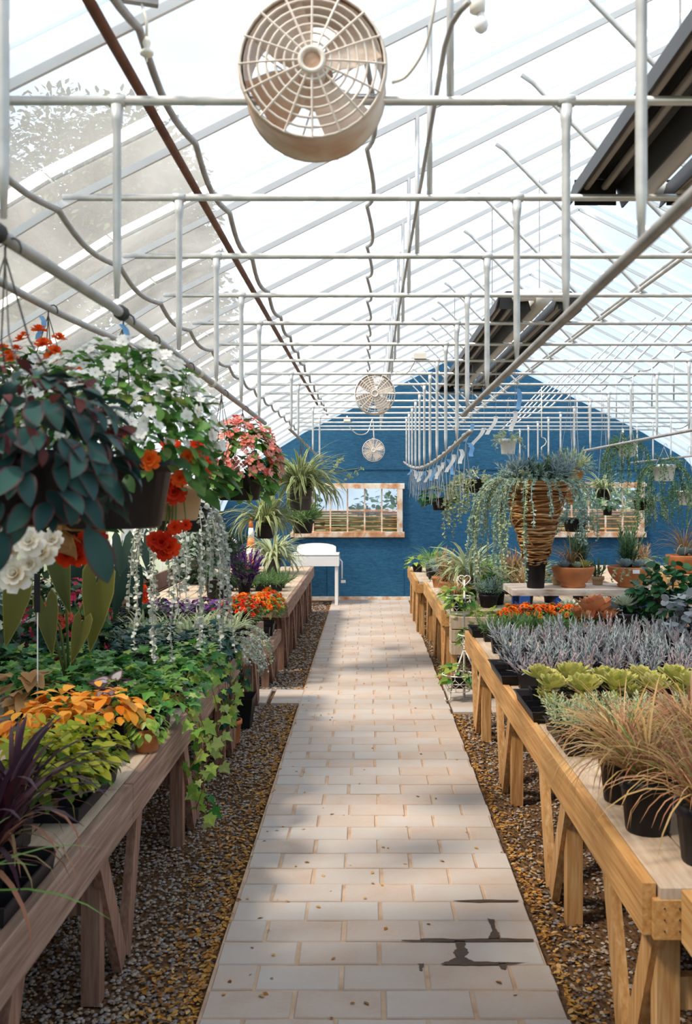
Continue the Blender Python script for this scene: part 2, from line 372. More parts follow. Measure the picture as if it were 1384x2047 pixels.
M['grass_out'] = simple('outside_lawn', [(.10, .15, .05), (.18, .22, .09), (.28, .26, .16)], .9, scale=3, world=True)

# ------------------------------------------------------------------ leaf and petal templates (unit length along +Y, face +Z)
def strip(n, wf, arch=.6, fold=.0, twist=0.0, y0=0.0):
    vs, fs, ed = [], [], []
    y = z = 0.0; dl = 1.0 / n
    for i in range(n + 1):
        t = i / n; w = wf(t)
        a = arch * t
        tw = twist * t
        vs += [(-w * math.cos(tw), y, z + fold * w - w * math.sin(tw)), (0, y, z), (w * math.cos(tw), y, z + fold * w + w * math.sin(tw))]; ed += [1, 0, 1]
        y += dl * math.cos(a); z -= dl * math.sin(a)
    for i in range(n):
        b = i * 3
        fs += [(b, b + 1, b + 4, b + 3), (b + 1, b + 2, b + 5, b + 4)]
    return tpl(vs, fs, ed)
def fan(outline, center, droop=.3, fold=.1):
    pts = outline + [(-x, y) for x, y in reversed(outline) if abs(x) > 1e-6]
    def zz(x, y): return -droop * ((y - center[1]) ** 2) + fold * abs(x) - droop * .4 * x * x
    vs = [(center[0], center[1], zz(*center))] + [(x, y, zz(x, y)) for x, y in pts]
    fs = [(0, 1 + i, 1 + (i + 1) % len(pts)) for i in range(len(pts))]
    return tpl(vs, fs, [0] + [1] * len(pts))
def petals(n, layers=1, wide=.45, cup=.25, ruffle=0.0, shrink=.72):
    b = MB(); rr = random.Random(5)
    for l in range(layers):
        k = shrink ** l
        for i in range(n):
            a = 2 * PI * (i + .5 * l) / n + rr.uniform(-.1, .1)
            t = cup + .5 * l
            vs = []; ed = []
            for y, w, e in ((.06, .05, 0), (.55, wide, .6), (.95, wide * .75, 1)):
                for x in (-w, 0, w):
                    z = math.sin(t) * y + (ruffle * rr.uniform(-1, 1)) + abs(x) * .1
                    yy = math.cos(t) * y + (.05 if x == 0 else 0)
                    vs.append((x, yy, z)); ed.append(e)
            v = np.array(vs) * k; ca, sa = math.cos(a), math.sin(a)
            v = v @ np.array([[ca, sa, 0], [-sa, ca, 0], [0, 0, 1]])
            v[:, 2] += .06 * l
            b.add(tpl(v, [(0, 1, 4, 3), (1, 2, 5, 4), (3, 4, 7, 6), (4, 5, 8, 7)], ed))
    return (np.concatenate(b.v), np.concatenate(b.l), np.concatenate(b.t), np.concatenate(b.e))
def sprig(nl, lw, ang=.7, ll=.34, h0=.15):
    b = MB(); b.tube([(0, 0, 0), (.01, 0, .5), (0, 0, 1)], .02, 4)
    lf = strip(2, lambda t: lw * math.sin(PI * (t * .8 + .15)), .4)
    for i in range(nl):
        t = h0 + (1 - h0) * i / (nl - 1); a = 2.4 * i; tilt = ang + .9 * t
        l = ll * (1.1 - .55 * t)
        X = np.eye(4); ca, sa = math.cos(a), math.sin(a)
        Rz = np.array([[ca, -sa, 0], [sa, ca, 0], [0, 0, 1]])
        ct, st = math.cos(tilt - .2), math.sin(tilt - .2)
        Rx = np.array([[1, 0, 0], [0, ct, -st], [0, st, ct]])
        X[:3, :3] = Rz @ Rx * l; X[:3, 3] = (0, 0, t)
        b.add(lf, X)
    v = np.concatenate(b.v); v = np.stack([v[:, 0], v[:, 2], -v[:, 1]], 1)
    return (v, np.concatenate(b.l), np.concatenate(b.t), np.concatenate(b.e))

T = {
    'oval': strip(4, lambda t: .30 * math.sin(PI * min(1, t * .92 + .06)) ** .8, .7, .15),
    'oval6': strip(6, lambda t: .235 * math.sin(PI * min(1, t * .95 + .04)) ** .8, 1.0, .2),
    'small': strip(2, lambda t: .32 * math.sin(PI * (t * .8 + .12)), .4, .1),
    'round': fan([(0, 0), (.28, .02), (.46, .28), (.42, .6), (.2, .88), (0, .95)], (0, .45), .25, .12),
    'ivy': fan([(0, .02), (.14, -.10), (.42, -.12), (.34, .16), (.58, .38), (.26, .50), (0, 1.0)], (0, .28), .35, .14),
    'heart': fan([(0, .1), (.1, -.06), (.26, -.13), (.40, .03), (.40, .28), (.26, .6), (.1, .88), (0, 1)], (0, .3), .25, .22),
    'arrow': fan([(0, .12), (.08, -.08), (.22, -.2), (.34, -.06), (.33, .22), (.2, .6), (.07, .88), (0, 1)], (0, .3), .2, .3),
    'bladeA': strip(6, lambda t: .022 * (1 - t) ** .5 + .001, 1.2, .3),
    'bladeB': strip(6, lambda t: .022 * (1 - t) ** .5 + .001, 2.0, .3, .4),
    'bladeC': strip(6, lambda t: .022 * (1 - t) ** .5 + .001, 2.7, .3, -.5),
    'spiderA': strip(6, lambda t: .030 * (1 - t) ** .6 * (.6 + t * .8) + .002, 1.3, .35),
    'spiderB': strip(6, lambda t: .030 * (1 - t) ** .6 * (.6 + t * .8) + .002, 2.0, .35, .3),
    'spiderC': strip(6, lambda t: .030 * (1 - t) ** .6 * (.6 + t * .8) + .002, 2.6, .35, -.3),
    'wideA': strip(5, lambda t: .05 * (1 - t) ** .5 * (.5 + t) + .003, .9, .3),
    'wideB': strip(5, lambda t: .05 * (1 - t) ** .5 * (.5 + t) + .003, 1.7, .3),
    'rosette': strip(5, lambda t: .05 + .235 * (max(0, math.sin(PI * t ** 1.6)) ** .7 if t < 1 else 0) - .035 * t, -.7, .3),
    'rosette_thin': strip(4, lambda t: .06 + .09 * math.sin(PI * min(1, t * 1.0)) - .055 * t * t, -.35, .4),
    'imp': petals(5, 1, .42, .12, .03), 'dbl': petals(7, 4, .36, .05, .12, .74), 'mari': petals(7, 3, .36, .15, .05),
    'pet4': petals(4, 1, .42, .3, .04), 'pans': petals(5, 1, .45, .2, .03), 'dahl': petals(10, 3, .2, .25, .03),
    'sprig': sprig(14, .13), 'sprig_fine': sprig(18, .06, .5, .38), 'sprig_up': sprig(10, .11, 1.0, .45), 'sprig_flat': sprig(12, .2, .3, .32, .4),
}
_mc = {}
def tmesh(key, mat):
    if (key, mat) not in _mc:
        _mc[(key, mat)] = MB().add(T[key]).mesh(key + '_' + mat, M[mat], key not in ('ivy',))
    return _mc[(key, mat)]

def basis(y, z, s, loc, w=None):
    y = Vector(y).normalized(); z = Vector(z)
    x = y.cross(z)
    if x.length < 1e-4: x = y.orthogonal()
    x.normalize(); z = x.cross(y)
    a = np.eye(4); ws = s if w is None else w
    a[:3, 0] = np.array(x) * ws; a[:3, 1] = np.array(y) * s; a[:3, 2] = np.array(z) * s; a[:3, 3] = np.array(loc)
    return a
def rdir():
    a = R(0, 2 * PI); z = R(-1, 1); r = math.sqrt(1 - z * z); return Vector((r * math.cos(a), r * math.sin(a), z))
def dome(n, rad, c, size, zmin=-.2, out=.6, jit=.35, shell=(.8, 1.05)):
    """leaves lying on an ellipsoid shell, tips pointing outward and down"""
    res = []
    for i in range(n):
        z = zmin + (1 - zmin) * ((i + R(0, 1)) / n); a = R(0, 2 * PI); r = math.sqrt(max(0, 1 - z * z))
        d = Vector((r * math.cos(a), r * math.sin(a), z)); k = R(*shell)
        p = Vector(c) + Vector((d.x * rad[0], d.y * rad[1], d.z * rad[2])) * k
        tang = Vector((math.cos(a), math.sin(a), -.6 * r)) * out + d * (1 - out) + rdir() * jit
        nrm = d + Vector((0, 0, .6)) + rdir() * jit
        res.append(basis(tang, nrm, R(*size), p))
    return res
def faces_out(n, rad, c, size, zmin=-.1, jit=.4, amin=0, amax=2 * PI, shell=(.97, 1.1), zmax=1.0):
    """flowers facing outward"""
    res = []
    for i in range(n):
        z = zmin + (zmax - zmin) * ((i + R(0, 1)) / n); a = R(amin, amax); r = math.sqrt(max(0, 1 - z * z))
        d = Vector((r * math.cos(a), r * math.sin(a), z)); k = R(*shell)
        p = Vector(c) + Vector((d.x * rad[0], d.y * rad[1], d.z * rad[2])) * k
        nz = (d + Vector((0, 0, .25)) + rdir() * jit).normalized()
        res.append(basis(rdir().cross(nz), nz, R(*size), p))
    return res
def patch(n, x0, x1, y0, y1, z, zj, size, up=.8):
    res = []
    for i in range(n):
        p = (R(x0, x1), R(y0, y1), z + R(-zj, zj)); a = R(0, 2 * PI)
        res.append(basis((math.cos(a), math.sin(a), R(-.5, .3)), Vector((0, 0, up)) + rdir() * .6, R(*size), p))
    return res
def tuft(n, c, spread, size, tilt=(.1, 1.0), fat=1.0):
    res = []
    for i in range(n):
        a = R(0, 2 * PI); t = R(*tilt); r = spread * math.sqrt(R(0, 1))
        d = Vector((math.cos(a) * math.sin(t), math.sin(a) * math.sin(t), math.cos(t)))
        s = R(*size)
        res.append(basis(d, Vector((-math.cos(a) * .9, -math.sin(a) * .9, .6)) + rdir() * .25, s, (c[0] + r * math.cos(a), c[1] + r * math.sin(a), c[2]), s * fat))
    return res
def rosette(n, c, r, lean=1.35, tip=None):
    res = []
    for i in range(n):
        t = (i + .5) / n; a = 2.39996 * i; ti = .08 + (lean - .08) * t ** .9 + R(-.07, .07)
        d = Vector((math.cos(a) * math.sin(ti), math.sin(a) * math.sin(ti), math.cos(ti)))
        nz = Vector((-math.cos(a), -math.sin(a), .25)) if ti < .9 else Vector((-math.cos(a) * .4, -math.sin(a) * .4, 1))
        res.append(basis(d, nz, r * (.5 + .55 * t) * R(.92, 1.08), (c[0], c[1], c[2] + (1 - t) * .12 * r)))
    return res
def leaves(root, name, key, mat, xfs):
    me = tmesh(key, mat)
    for x in xfs: part(name, me, root, x)
def merged(root, name, key, mat, xfs, kind='stuff'):
    keys = key if isinstance(key, (list, tuple)) else [key]
    b = MB()
    for i, k in enumerate(keys):
        xs = xfs[i::len(keys)]
        if len(xs): b.add_many(T[k], xs, [random.random() for _ in xs])
    return b.build(name, M[mat], root, True, kind)
def bladeparts(root, name, keys, mat, xfs):
    for i, x in enumerate(xfs): part(name, tmesh(keys[i % len(keys)], mat), root, x)

# ------------------------------------------------------------------ pots and hangers
def pot(root, rt, rb, h, mat, z=0.0, n=24, rim=.010, name='pot', soil=True):
    b = MB()
    b.lathe([(rb * .94, z), (rb, z + .006), (rt - rim * .6, z + h - .03), (rt + rim * .5, z + h - .028), (rt + rim * .5, z + h), (rt - rim, z + h), (rt - rim * 1.6, z + h * .55), (rb * .8, z + h * .5)], n, cap1=False)
    o = b.build(name, M[mat], root, True)
    if soil: MB().lathe([(rt - rim * .9, z + h - .022), (rt * .5, z + h - .014)], n).build('soil', M['soil'], root)
    return o
def sqpot(root, w, h, mat='blackpot', z=0.0, taper=.82):
    a, c = w / 2, w / 2 * taper; t = .004
    vs = []
    for x, zz in ((c, 0), (a, h), (a - t, h), (c * .95, h * .55)):
        vs += [(-x, -x, z + zz), (x, -x, z + zz), (x, x, z + zz), (-x, x, z + zz)]
    fs = [(3, 2, 1, 0)] + [(4 * i + k, 4 * i + (k + 1) % 4, 4 * i + 4 + (k + 1) % 4, 4 * i + 4 + k) for i in range(3) for k in range(4)] + [(12, 13, 14, 15)]
    MB().raw(vs, fs).build('pot', M[mat], root)
def hanger(root, rt, zr, top, n=4, mat='darkwire', off=(0, 0), r=.0017):
    for k in range(n):
        a = 2 * PI * k / n + .5
        MB().tube([(rt * math.cos(a), rt * math.sin(a), zr), (rt * .35 * math.cos(a) + off[0], rt * .35 * math.sin(a) + off[1], zr + (top - zr) * .6), (off[0], off[1], top)], r, 4).build('hanger_wire', M[mat], root)
    hk = [(off[0], off[1], top - .01)] + [(off[0] + .014 - .014 * math.cos(t), off[1], top + .012 + .018 * math.sin(t)) for t in (0, .6, 1.2, 1.8, 2.4, 3.1, 3.6)]
    MB().tube(hk, r * 1.3, 5).build('hook', M[mat], root)
def strandpts(start, out, L, wob=.02, drop=.5):
    p = Vector(start); pts = [p.copy()]; d = Vector(out).normalized(); n = max(4, int(L / .05)); st = L / n
    for i in range(n):
        d = (d * (1 - drop) + Vector((0, 0, -1)) * drop + Vector((R(-1, 1), R(-1, 1), 0)) * .25 * min(1, wob * 20)).normalized()
        p = p + d * st; pts.append(p.copy())
    return pts
def strand(root, start, out, L, key, mat, ls, step, name='strand', r=.0018, spread=1.0, drop=.5, wob=.02):
    pts = strandpts(start, out, L, wob, drop); b = MB(); b.tube(pts, r, 4)
    xs = []; seg = (pts[1] - pts[0]).length; k = max(1, int(seg / step))
    for i in range(len(pts) - 1):
        for j in range(k):
            q = pts[i].lerp(pts[i + 1], (j + R(0, 1)) / k); a = R(0, 2 * PI)
            xs.append(basis((math.cos(a) * spread, math.sin(a) * spread, R(-.9, .3)), rdir() + Vector((0, 0, .6)), ls * R(.7, 1.2), q))
    b.add_many(T[key], xs, [random.random() for _ in xs])
    return b.build(name, M[mat], root, True)
def vine(root, pts, key, mat, ls, step, stem='redstem', r=.002):
    """a stem with every leaf its own piece"""
    pts = [Vector(p) for p in pts]
    MB().tube(pts, r, 5).build('vine_stem', M[stem], root, True)
    for i in range(len(pts) - 1):
        seg = pts[i + 1] - pts[i]; k = max(1, int(seg.length / step))
        for j in range(k):
            q = pts[i] + seg * ((j + R(0, 1)) / k); a = R(0, 2 * PI); d = Vector((math.cos(a), math.sin(a), R(-.6, .2)))
            part('leaf', tmesh(key, mat), root, basis(d + Vector((0, 0, -.5)), Vector((R(-.3, .5), -.8, .6)) + rdir() * .4, ls * R(.6, 1.2), q + d * .02))

# ================================================================== THE SETTING
RX = 1.68                                   # ridge line
YB = 15.66                                  # end wall
Y0 = -2.6
TZ = H + .94                                # tie height
half = [(0, 3.97), (2.66, 2.64), (3.31, 2.24), (3.80, 1.72), (4.10, 1.05), (4.22, 0.0)]
prof = [(RX - x, z) for x, z in reversed(half)] + [(RX + x, z) for x, z in half[1:]]
def roofz(x):
    x = abs(x - RX)
    for (a, za), (b, zb) in zip(half, half[1:]):
        if x <= b: return za + (zb - za) * (x - a) / (b - a)
    return 0.0

# floor and outside ground
nx, ny = 60, 120
vs = []; fs = []
for j in range(ny + 1):
    for i in range(nx + 1):
        x = -2.56 + 8.5 * i / nx; y = Y0 + (YB + .1 - Y0) * j / ny
        vs.append((x, y, .004 * math.sin(x * 7.1 + y * 3.3) * math.sin(y * 5.7 - x * 2.2) - .004))
for j in range(ny):
    for i in range(nx):
        a = j * (nx + 1) + i; fs.append((a, a + 1, a + nx + 2, a + nx + 1))
tag(MB().raw(vs, fs).build('floor', M['soilground'], None, True), kind='structure')
tag(MB().raw([(-60, -40, -.05), (60, -40, -.05), (60, 90, -.05), (-60, 90, -.05)], [(0, 1, 2, 3)]).build('ground', M['grass_out']), kind='structure')

# film roof and side walls: one skin with fine facets between the trusses
pf = []
for (a, za), (b, zb) in zip(prof, prof[1:]):
    k = 6 if abs(a - b) > 1 else 3
    for i in range(k): pf.append((a + (b - a) * i / k, za + (zb - za) * i / k))
pf.append(prof[-1])
ys = np.linspace(Y0, YB + .1, 48); vs = []; fs = []
for y in ys:
    for i, (x, z) in enumerate(pf):
        dx = x - RX; l = math.hypot(dx, max(z - .8, .2) * .8)
        vs.append((x + .045 * dx / max(l, .4), y, z + (.05 if z > .3 else 0)))
m_ = len(pf)
for j in range(len(ys) - 1):
    for i in range(m_ - 1):
        a = j * m_ + i; fs.append((a, a + 1, a + m_ + 1, a + m_))
tag(MB().raw(vs, fs).build('ceiling', M['film'], None, True), kind='structure')

# end wall with two window openings
def wx(px): return (px - CX) * YB / F
def wz(py): return H - (py - CY) * YB / F
WIN = [(wx(592), wx(798), wz(1067), wz(973)), (wx(1076), wx(1280), wz(1067), wz(971))]
cuts = sorted(set([prof[0][0], prof[-1][0]] + [x for x, z in prof] + [v for w in WIN for v in w[:2]]))
b = MB()
def slab(x0, x1, za0, za1, zb0, zb1, y0=YB, th=.02):
    b.raw([(x0, y0, za0), (x1, y0, zb0), (x1, y0, zb1), (x0, y0, za1), (x0, y0 + th, za0), (x1, y0 + th, zb0), (x1, y0 + th, zb1), (x0, y0 + th, za1)],
          [(0, 1, 2, 3), (5, 4, 7, 6), (0, 4, 5, 1), (3, 2, 6, 7), (0, 3, 7, 4), (1, 5, 6, 2)])
for x0, x1 in zip(cuts, cuts[1:]):
    t0, t1 = roofz(x0), roofz(x1); w = [w for w in WIN if x0 >= w[0] - 1e-6 and x1 <= w[1] + 1e-6]
    if w:
        slab(x0, x1, 0, w[0][2], 0, w[0][2]); slab(x0, x1, w[0][3], t0, w[0][3], t1)
    else: slab(x0, x1, 0, t0, 0, t1)
tag(b.build('wall_back', M['bluewall']), kind='structure')
# thin cover strips over the sheet joints, sill plate
zs = wz(938)
tag(MB().box(((prof[0][0] + prof[-1][0]) / 2, YB - .006, zs), (6.6, .012, .016)).build('trim_1', M['bluewall']), kind='structure')
tag(MB().box((RX, YB - .012, .03), (8.2, .024, .06)).build('trim_2', M['wood_frame']), kind='structure')
for i, x in enumerate((-.64, .58, 1.80, 3.02)):
    tag(MB().box((x, YB - .003, 0.35 if i in (0, 3) else .35), (.008, .006, .6)).build('trim_%d' % (3 + i), M['bluewall']), kind='structure')
for n, (x0, x1, z0, z1) in enumerate(WIN):
    w = bpy.data.objects.new('window_%d' % (n + 1), None); COL.objects.link(w); w.location = ((x0 + x1) / 2, YB, z0); w['kind'] = 'structure'
    hw = (x1 - x0) / 2; hh = z1 - z0; f = .085
    for nm, c, d in (('frame_rail', (0, -.02, -.01), (2 * hw + 2 * f, .09, f)), ('frame_rail', (0, -.02, hh + .01), (2 * hw + 2 * f, .09, f)),
                     ('frame_stile', (-hw - .012, -.02, hh / 2), (f, .085, hh - .036)), ('frame_stile', (hw + .012, -.02, hh / 2), (f, .085, hh - .036))):
        MB().box(c, d, 0, .006).build(nm, M['wood_frame'], w)
    for k in range(1, 6):
        MB().box((-hw + 2 * hw * k / 6, .03, hh / 2), (.022, .03, hh)).build('muntin', M['wood_frame'], w)
    for k in range(6):
        x = -hw + 2 * hw * (k + .5) / 6
        MB().box((x, .03, hh * .5), (2 * hw / 6 - .022, .026, .018)).build('muntin', M['wood_frame'], w)
        for zc in (.25, .75):
            MB().box((x, .03, hh * zc), (2 * hw / 6 - .024, .004, hh / 2 - .02)).build('pane', M['glass'], w)

for nm, x in (('light_block_left', RX - 4.14), ('light_block_right', RX + 4.14)):  # unseen boards along both sides, added to block light from under the benches
    o = bpy.data.objects.new(nm, None); COL.objects.link(o); o['kind'] = 'structure'
    for k in range(4): MB().box((x - .012 * k * (1 if x > 0 else -1), (Y0 + YB) / 2, .10 + .19 * k), (.03, YB - Y0, .185), 0, .003).build('board', M['wood_legdark'], o)
# ------------------------------------------------------------------ paved path
PL, PR = -.542, .641
path = MB().box(((PL + PR) / 2, (1.2 + 15.62) / 2, .006), (PR - PL, 14.42, .016)).build('path', M['joint'])
path['kind'] = 'structure'
PW, PD, PH = .296, .182, .03
pmesh = {}
def paver_mesh(w):
    k = round(w, 3)
    if k not in pmesh: pmesh[k] = MB().box((0, 0, 0), (w - .012, PD - .010, PH), 0, .004).mesh('paver', M['paver'])
    return pmesh[k]
rows = []; r = 0; y = 1.179
while y < 15.55:
    x = (-.686 if r % 2 == 0 else -.833) + .008 * math.sin(r * 2.3)
    while x < PR - .03:
        a, c = max(x, PL + .004), min(x + PW, PR + .012)
        if c - a > .05: rows.append(((a + c) / 2, y + PD / 2, c - a))
        x += PW
    r += 1; y += PD
# cross path slabs
for (xa, xb, ya, yb) in ((-2.3, PL - .01, 7.95, 8.50), (PR + .02, 2.6, 7.62, 8.60)):
    y = ya
    while y < yb - .05:
        x = xa
        while x < xb - .05:
            rows.append((min(x + .147, xb), y + PD / 2, min(.296, xb - x))); x += .3
        y += PD
inview = sorted([q for q in rows if q[1] > 3.05], key=lambda q: q[1])
for q in inview[:300]:
    o = part('paver', paver_mesh(q[2]), path, Matrix.Translation((q[0] + R(-.003, .003), q[1], .006 + R(-.003, .002))) @ Matrix.Rotation(R(-.008, .008), 4, 'Z'))
    o.location.z = .004 + R(-.002, .002)
b = MB()
for q in inview[300:] + [q for q in rows if q[1] <= 3.05]:
    t = MB().box((0, 0, 0), (q[2] - .012, PD - .010, PH), 0, .004)
    Mx = np.eye(4); Mx[:3, 3] = (q[0], q[1], .004)
    b.add((t.v[0], t.l[0], t.t[0], t.e[0]), Mx, random.random())
b.build('paver_field', M['paver'], path, False, 'stuff')

# water that crept along the joints
b = MB()
def blob(pts, z=.0205):
    q = []
    for i, p_ in enumerate(pts):
        n_ = pts[(i + 1) % len(pts)]
        for k in range(4): q.append(p_.lerp(n_, k / 4) + Vector((R(-.004, .004), R(-.003, .003), 0)))
    q = [Vector((v_.x, v_.y, 0)) for v_ in q]
    b.raw([(v_.x, v_.y, z) for v_ in q], [tuple(f_) for f_ in tessellate_polygon([q])])
for pl in ([(800, 1877), (870, 1876), (925, 1877), (1000, 1875), (1066, 1877), (1066, 1881), (1010, 1882), (960, 1884), (880, 1882), (805, 1880)],
           [(908, 1880), (930, 1881), (930, 1894), (938, 1904), (928, 1912), (950, 1922), (1000, 1923), (1060, 1924), (1000, 1928), (945, 1930), (880, 1928), (895, 1921), (914, 1913), (905, 1904), (914, 1894)],
           [(975, 1836), (990, 1838), (989, 1852), (998, 1866), (1000, 1877), (975, 1877), (983, 1862), (980, 1850)],
           [(905, 1800), (960, 1798), (1040, 1799), (1030, 1803), (960, 1804)],
           [(836, 1926), (847, 1926), (845, 1940), (839, 1940)], [(998, 1926), (1014, 1926), (1010, 1938), (1001, 1937)]):
    blob([G(x, y, .02) for x, y in pl])
tag(b.build('water_stain', M['wet']), 'dark wet stain creeping along the joints of the grey pavers', 'water stain', kind='stuff')

# gravel and litter beside the path
pb = []
for _ in range(60):
    pass
oct_ = tpl([(1, 0, 0), (0, 1, 0), (-1, 0, 0), (0, -1, 0), (0, 0, .7), (.5, .5, -.5), (-.5, .5, -.5), (-.5, -.5, -.5), (.5, -.5, -.5)],
           [(0, 1, 4), (1, 2, 4), (2, 3, 4), (3, 0, 4), (0, 5, 1), (1, 6, 2), (2, 7, 3), (3, 8, 0)])
def scatter(n, x0, x1, y0, y1, s0, s1, flat=.7, pw=1.6):
    out_ = []
    for _ in range(n):
        x = R(x0, x1); y = y0 + (y1 - y0) * (random.random() ** pw); s = R(s0, s1) * (1 if y < 6 else 1.3); a = R(0, 6.28)
        ca, sa = math.cos(a), math.sin(a); k = R(.6, 1)
        X = np.eye(4); X[:3, :3] = np.array([[ca * s, -sa * s * k, 0], [sa * s, ca * s * k, 0], [0, 0, s * flat]]); X[:3, 3] = (x, y, s * .22)
        out_.append(X)
    return out_
b = MB()
xs = scatter(9000, -1.25, PL - .02, 2.6, 7.95, .006, .013) + scatter(2500, -1.1, PL - .02, 8.5, 15.3, .008, .015) + scatter(5000, PR + .03, 1.35, 2.4, 7.6, .006, .013) + scatter(1200, PR + .03, 1.1, 8.6, 15, .008, .014)
b.add_many(oct_, xs, [random.random() for _ in xs])
tag(b.build('gravel', M['pebble']), 'loose grey and brown gravel between the path and the benches', 'gravel', kind='stuff')
b = MB(); xs = []
def litter(n, xa, xb, ya, yb, sgn):
    for _ in range(n):
        x = xa + (xb - xa) * (random.random() ** 2.6); y = ya + (yb - ya) * random.random() ** 1.5
        xs.append(basis((R(-1, 1), R(-1, 1), R(-.15, .15)), Vector((0, 0, 1)) + rdir() * .3, R(.012, .028), (x, y, R(.008, .014))))
litter(2600, PL - .02, PL - .26, 2.6, 7.9, -1); litter(700, PL, PL - .2, 8.5, 15, -1); litter(1800, PR + .03, PR + .22, 2.4, 7.6, 1); litter(300, PR + .03, PR + .2, 8.6, 14, 1); litter(160, PL, PR, 2.8, 12, 1)
xs = [x if not (PL < x[0, 3] < PR) else (x.__setitem__((2, 3), .022) or x) for x in xs]
b.add_many(T['small'], xs, [random.random() for _ in xs])
tag(b.build('leaf_litter', M['mulch'], None, False), 'brown and golden leaf litter along both edges of the path', 'leaf litter', kind='stuff')

# ------------------------------------------------------------------ roof trusses
def ty(i): return 2.39 + .786 * i + (.13 if i < 0 else 0)
def BX(y): return -.60 - max(0.0, 2.4 - y) * .05      # the near left bar runs slightly askew
def lerp(a, b, t): return a + (b - a) * t
LDROP = lambda i: H + (.465 - .012 * i if i <= 4 else .50 - .012 * (i - 7))
BAR_R2 = lambda y: H + .30 + .12 * ((y - 4.9) / 8.9) ** 1 - .13 * math.sin(PI * (y - 4.9) / 8.9)
cl_mesh = None
for i in range(-5, 17):
    y = ty(i)
    lab = {0: 'galvanised roof truss whose level tie passes just behind the large rusty fan', 1: 'galvanised roof truss crossing the open end of the near black heater',
           6: 'galvanised roof truss with an ivory junction box on its tie', 7: 'galvanised roof truss carrying the white fan midway down the house',
           14: 'galvanised roof truss with an ivory junction box close to the blue wall', 16: 'galvanised roof truss standing against the blue end wall'}.get(i)
    t = thing('roof_truss', lab or 'galvanised pipe roof truss with level tie, webs and drop posts under the film', 'roof truss', (RX, y, 0), 'roof trusses')
    L = lambda x, z: (x - RX, 0, z)
    for sg in (-1, 1):
        for (a, za), (c, zc) in zip(half, half[1:]):
            nm = 'rafter' if a == 0 else 'hoop_leg'
            MB().beam((sg * a, 0, za - .025), (sg * c, 0, zc - .025 if zc > 0 else 0), .012, .024).build(nm, M['rafter'], t)
            n1_ = Vector((-(zc - za), 0, c - a)).normalized(); n1_.x *= sg
            if n1_.z < 0: n1_ = -n1_
            A_, B_ = Vector((sg * a, 0, za)) + n1_ * .075, Vector((sg * c, 0, zc)) + n1_ * .075
            if zc > .9: MB().raw([A_ + Vector((0, -.075, 0)), A_ + Vector((0, .012, 0)), B_ + Vector((0, .012, 0)), B_ + Vector((0, -.075, 0))], [(0, 1, 2, 3)]).build('rib_bright_strip', M['ribbright'], t)  # added translucent strip outside the film, brightens the rib from below
        def X(x): return sg * (x - RX)
        MB().tube([(X(.616), 0, H + 1.66), (X(.66), 0, H + 1.63), (X(1.30), 0, H + .97), (X(1.34), 0, H + .94)], .009, 8).build('web', M['galv'], t, True)
        MB().tube([(X(.20), 0, H + 1.50), (X(.20), 0, H + .95)], .009, 8).build('web', M['galv'], t, True)
    MB().tube([L(-.97, TZ), L(4.33, TZ)], .0112, 10).build('tie', M['galv'], t, True)
    drops = [(BX(y), LDROP(i))] if i <= 4 or i in (7, 8, 11, 13) else []
    if i <= 3: drops.append((.478, H + .485 - .095 * (y + 1.8) / 6.75))
    elif i <= 13: drops.append((.50, BAR_R2(y)))
    if i >= 2: drops += [(2.30, H + .44), (3.85, H + .43)]
    for x, zb in drops:
        b = MB(); b.tube([L(x, TZ - .012), L(x, TZ - .05), L(x, TZ - .07), L(x, zb + .09), L(x, zb)], [.016, .014, .0105, .0105, .006], 8)
        d = b.build('drop_post', M['galv'], t, True)
        MB().tube([L(x - .02, TZ), L(x + .02, TZ)], .0145, 10).build('clamp', M['galv'], d, True)

# pipes and bars that run along the house
def pipe(name, label, cat, pts, r, mat, n=10, group=None):
    o = MB().tube(pts, r, n).build(name, M[mat], None, True); return tag(o, label, cat, group)
def bar(x, za, ya, yb, sag=0.0, zb=None):
    zb = za if zb is None else zb; n = 24
    return [(x, lerp(ya, yb, k / n), lerp(za, zb, k / n) - sag * math.sin(PI * k / n)) for k in range(n + 1)]
bl = [(BX(q[1]), q[1], q[2]) for q in bar(-.60, H + .478, -1.8, 5.85, .0, H + .405)]
o = thing('hanging_bar', 'grey pipe bar over the left bench carrying the flower baskets', 'hanging bar', (0, 0, 0))
MB().tube(bl, .0125, 10).build('bar', M['galv_dull'], o, True)
for yy in (1.70, 2.43, 3.55, 3.85):
    z = H + .478 + (yy + 1.8) / 7.65 * (.405 - .478)
    b = MB()
    for k in range(3):
        b.lathe([(.0135, -.006), (.0185, 0), (.0135, .006)], 10, (BX(yy), yy + (k - 1) * .011, z), 'y')
    b.build('tape_wrap', M['darkwire'] if yy < 3 else M['plug'], o, True)
pipe('hanging_bar', 'short grey pipe bar beside the left film, holding the basket with orange flowers', 'hanging bar', bar(-.945, H + .55, 1.5, 4.2, .03, H + .60), .011, 'galv_dull')
pipe('hanging_bar', 'grey pipe bar above the spider plants hanging over the far left bench', 'hanging bar', bar(-.60, H + .49, 7.7, 13.3, .0, H + .43), .012, 'galv_dull')
pipe('hanging_bar', 'straight grey pipe bar above the right bench, with nothing hanging on it', 'hanging bar', bar(.478, H + .48, -1.8, 4.95, .0, H + .385), .012, 'galv_dull')
pipe('hanging_bar', 'sagging grey pipe bar loaded with empty wire hangers and tags', 'hanging bar', [(.51, y, BAR_R2(y)) for y in np.linspace(4.9, 13.8, 30)], .0125, 'galv_dull')
pipe('hanging_bar', 'grey pipe bar with white pots of trailing plants below it', 'hanging bar', bar(2.30, H + .44, 3.9, 10.6), .012, 'galv_dull')
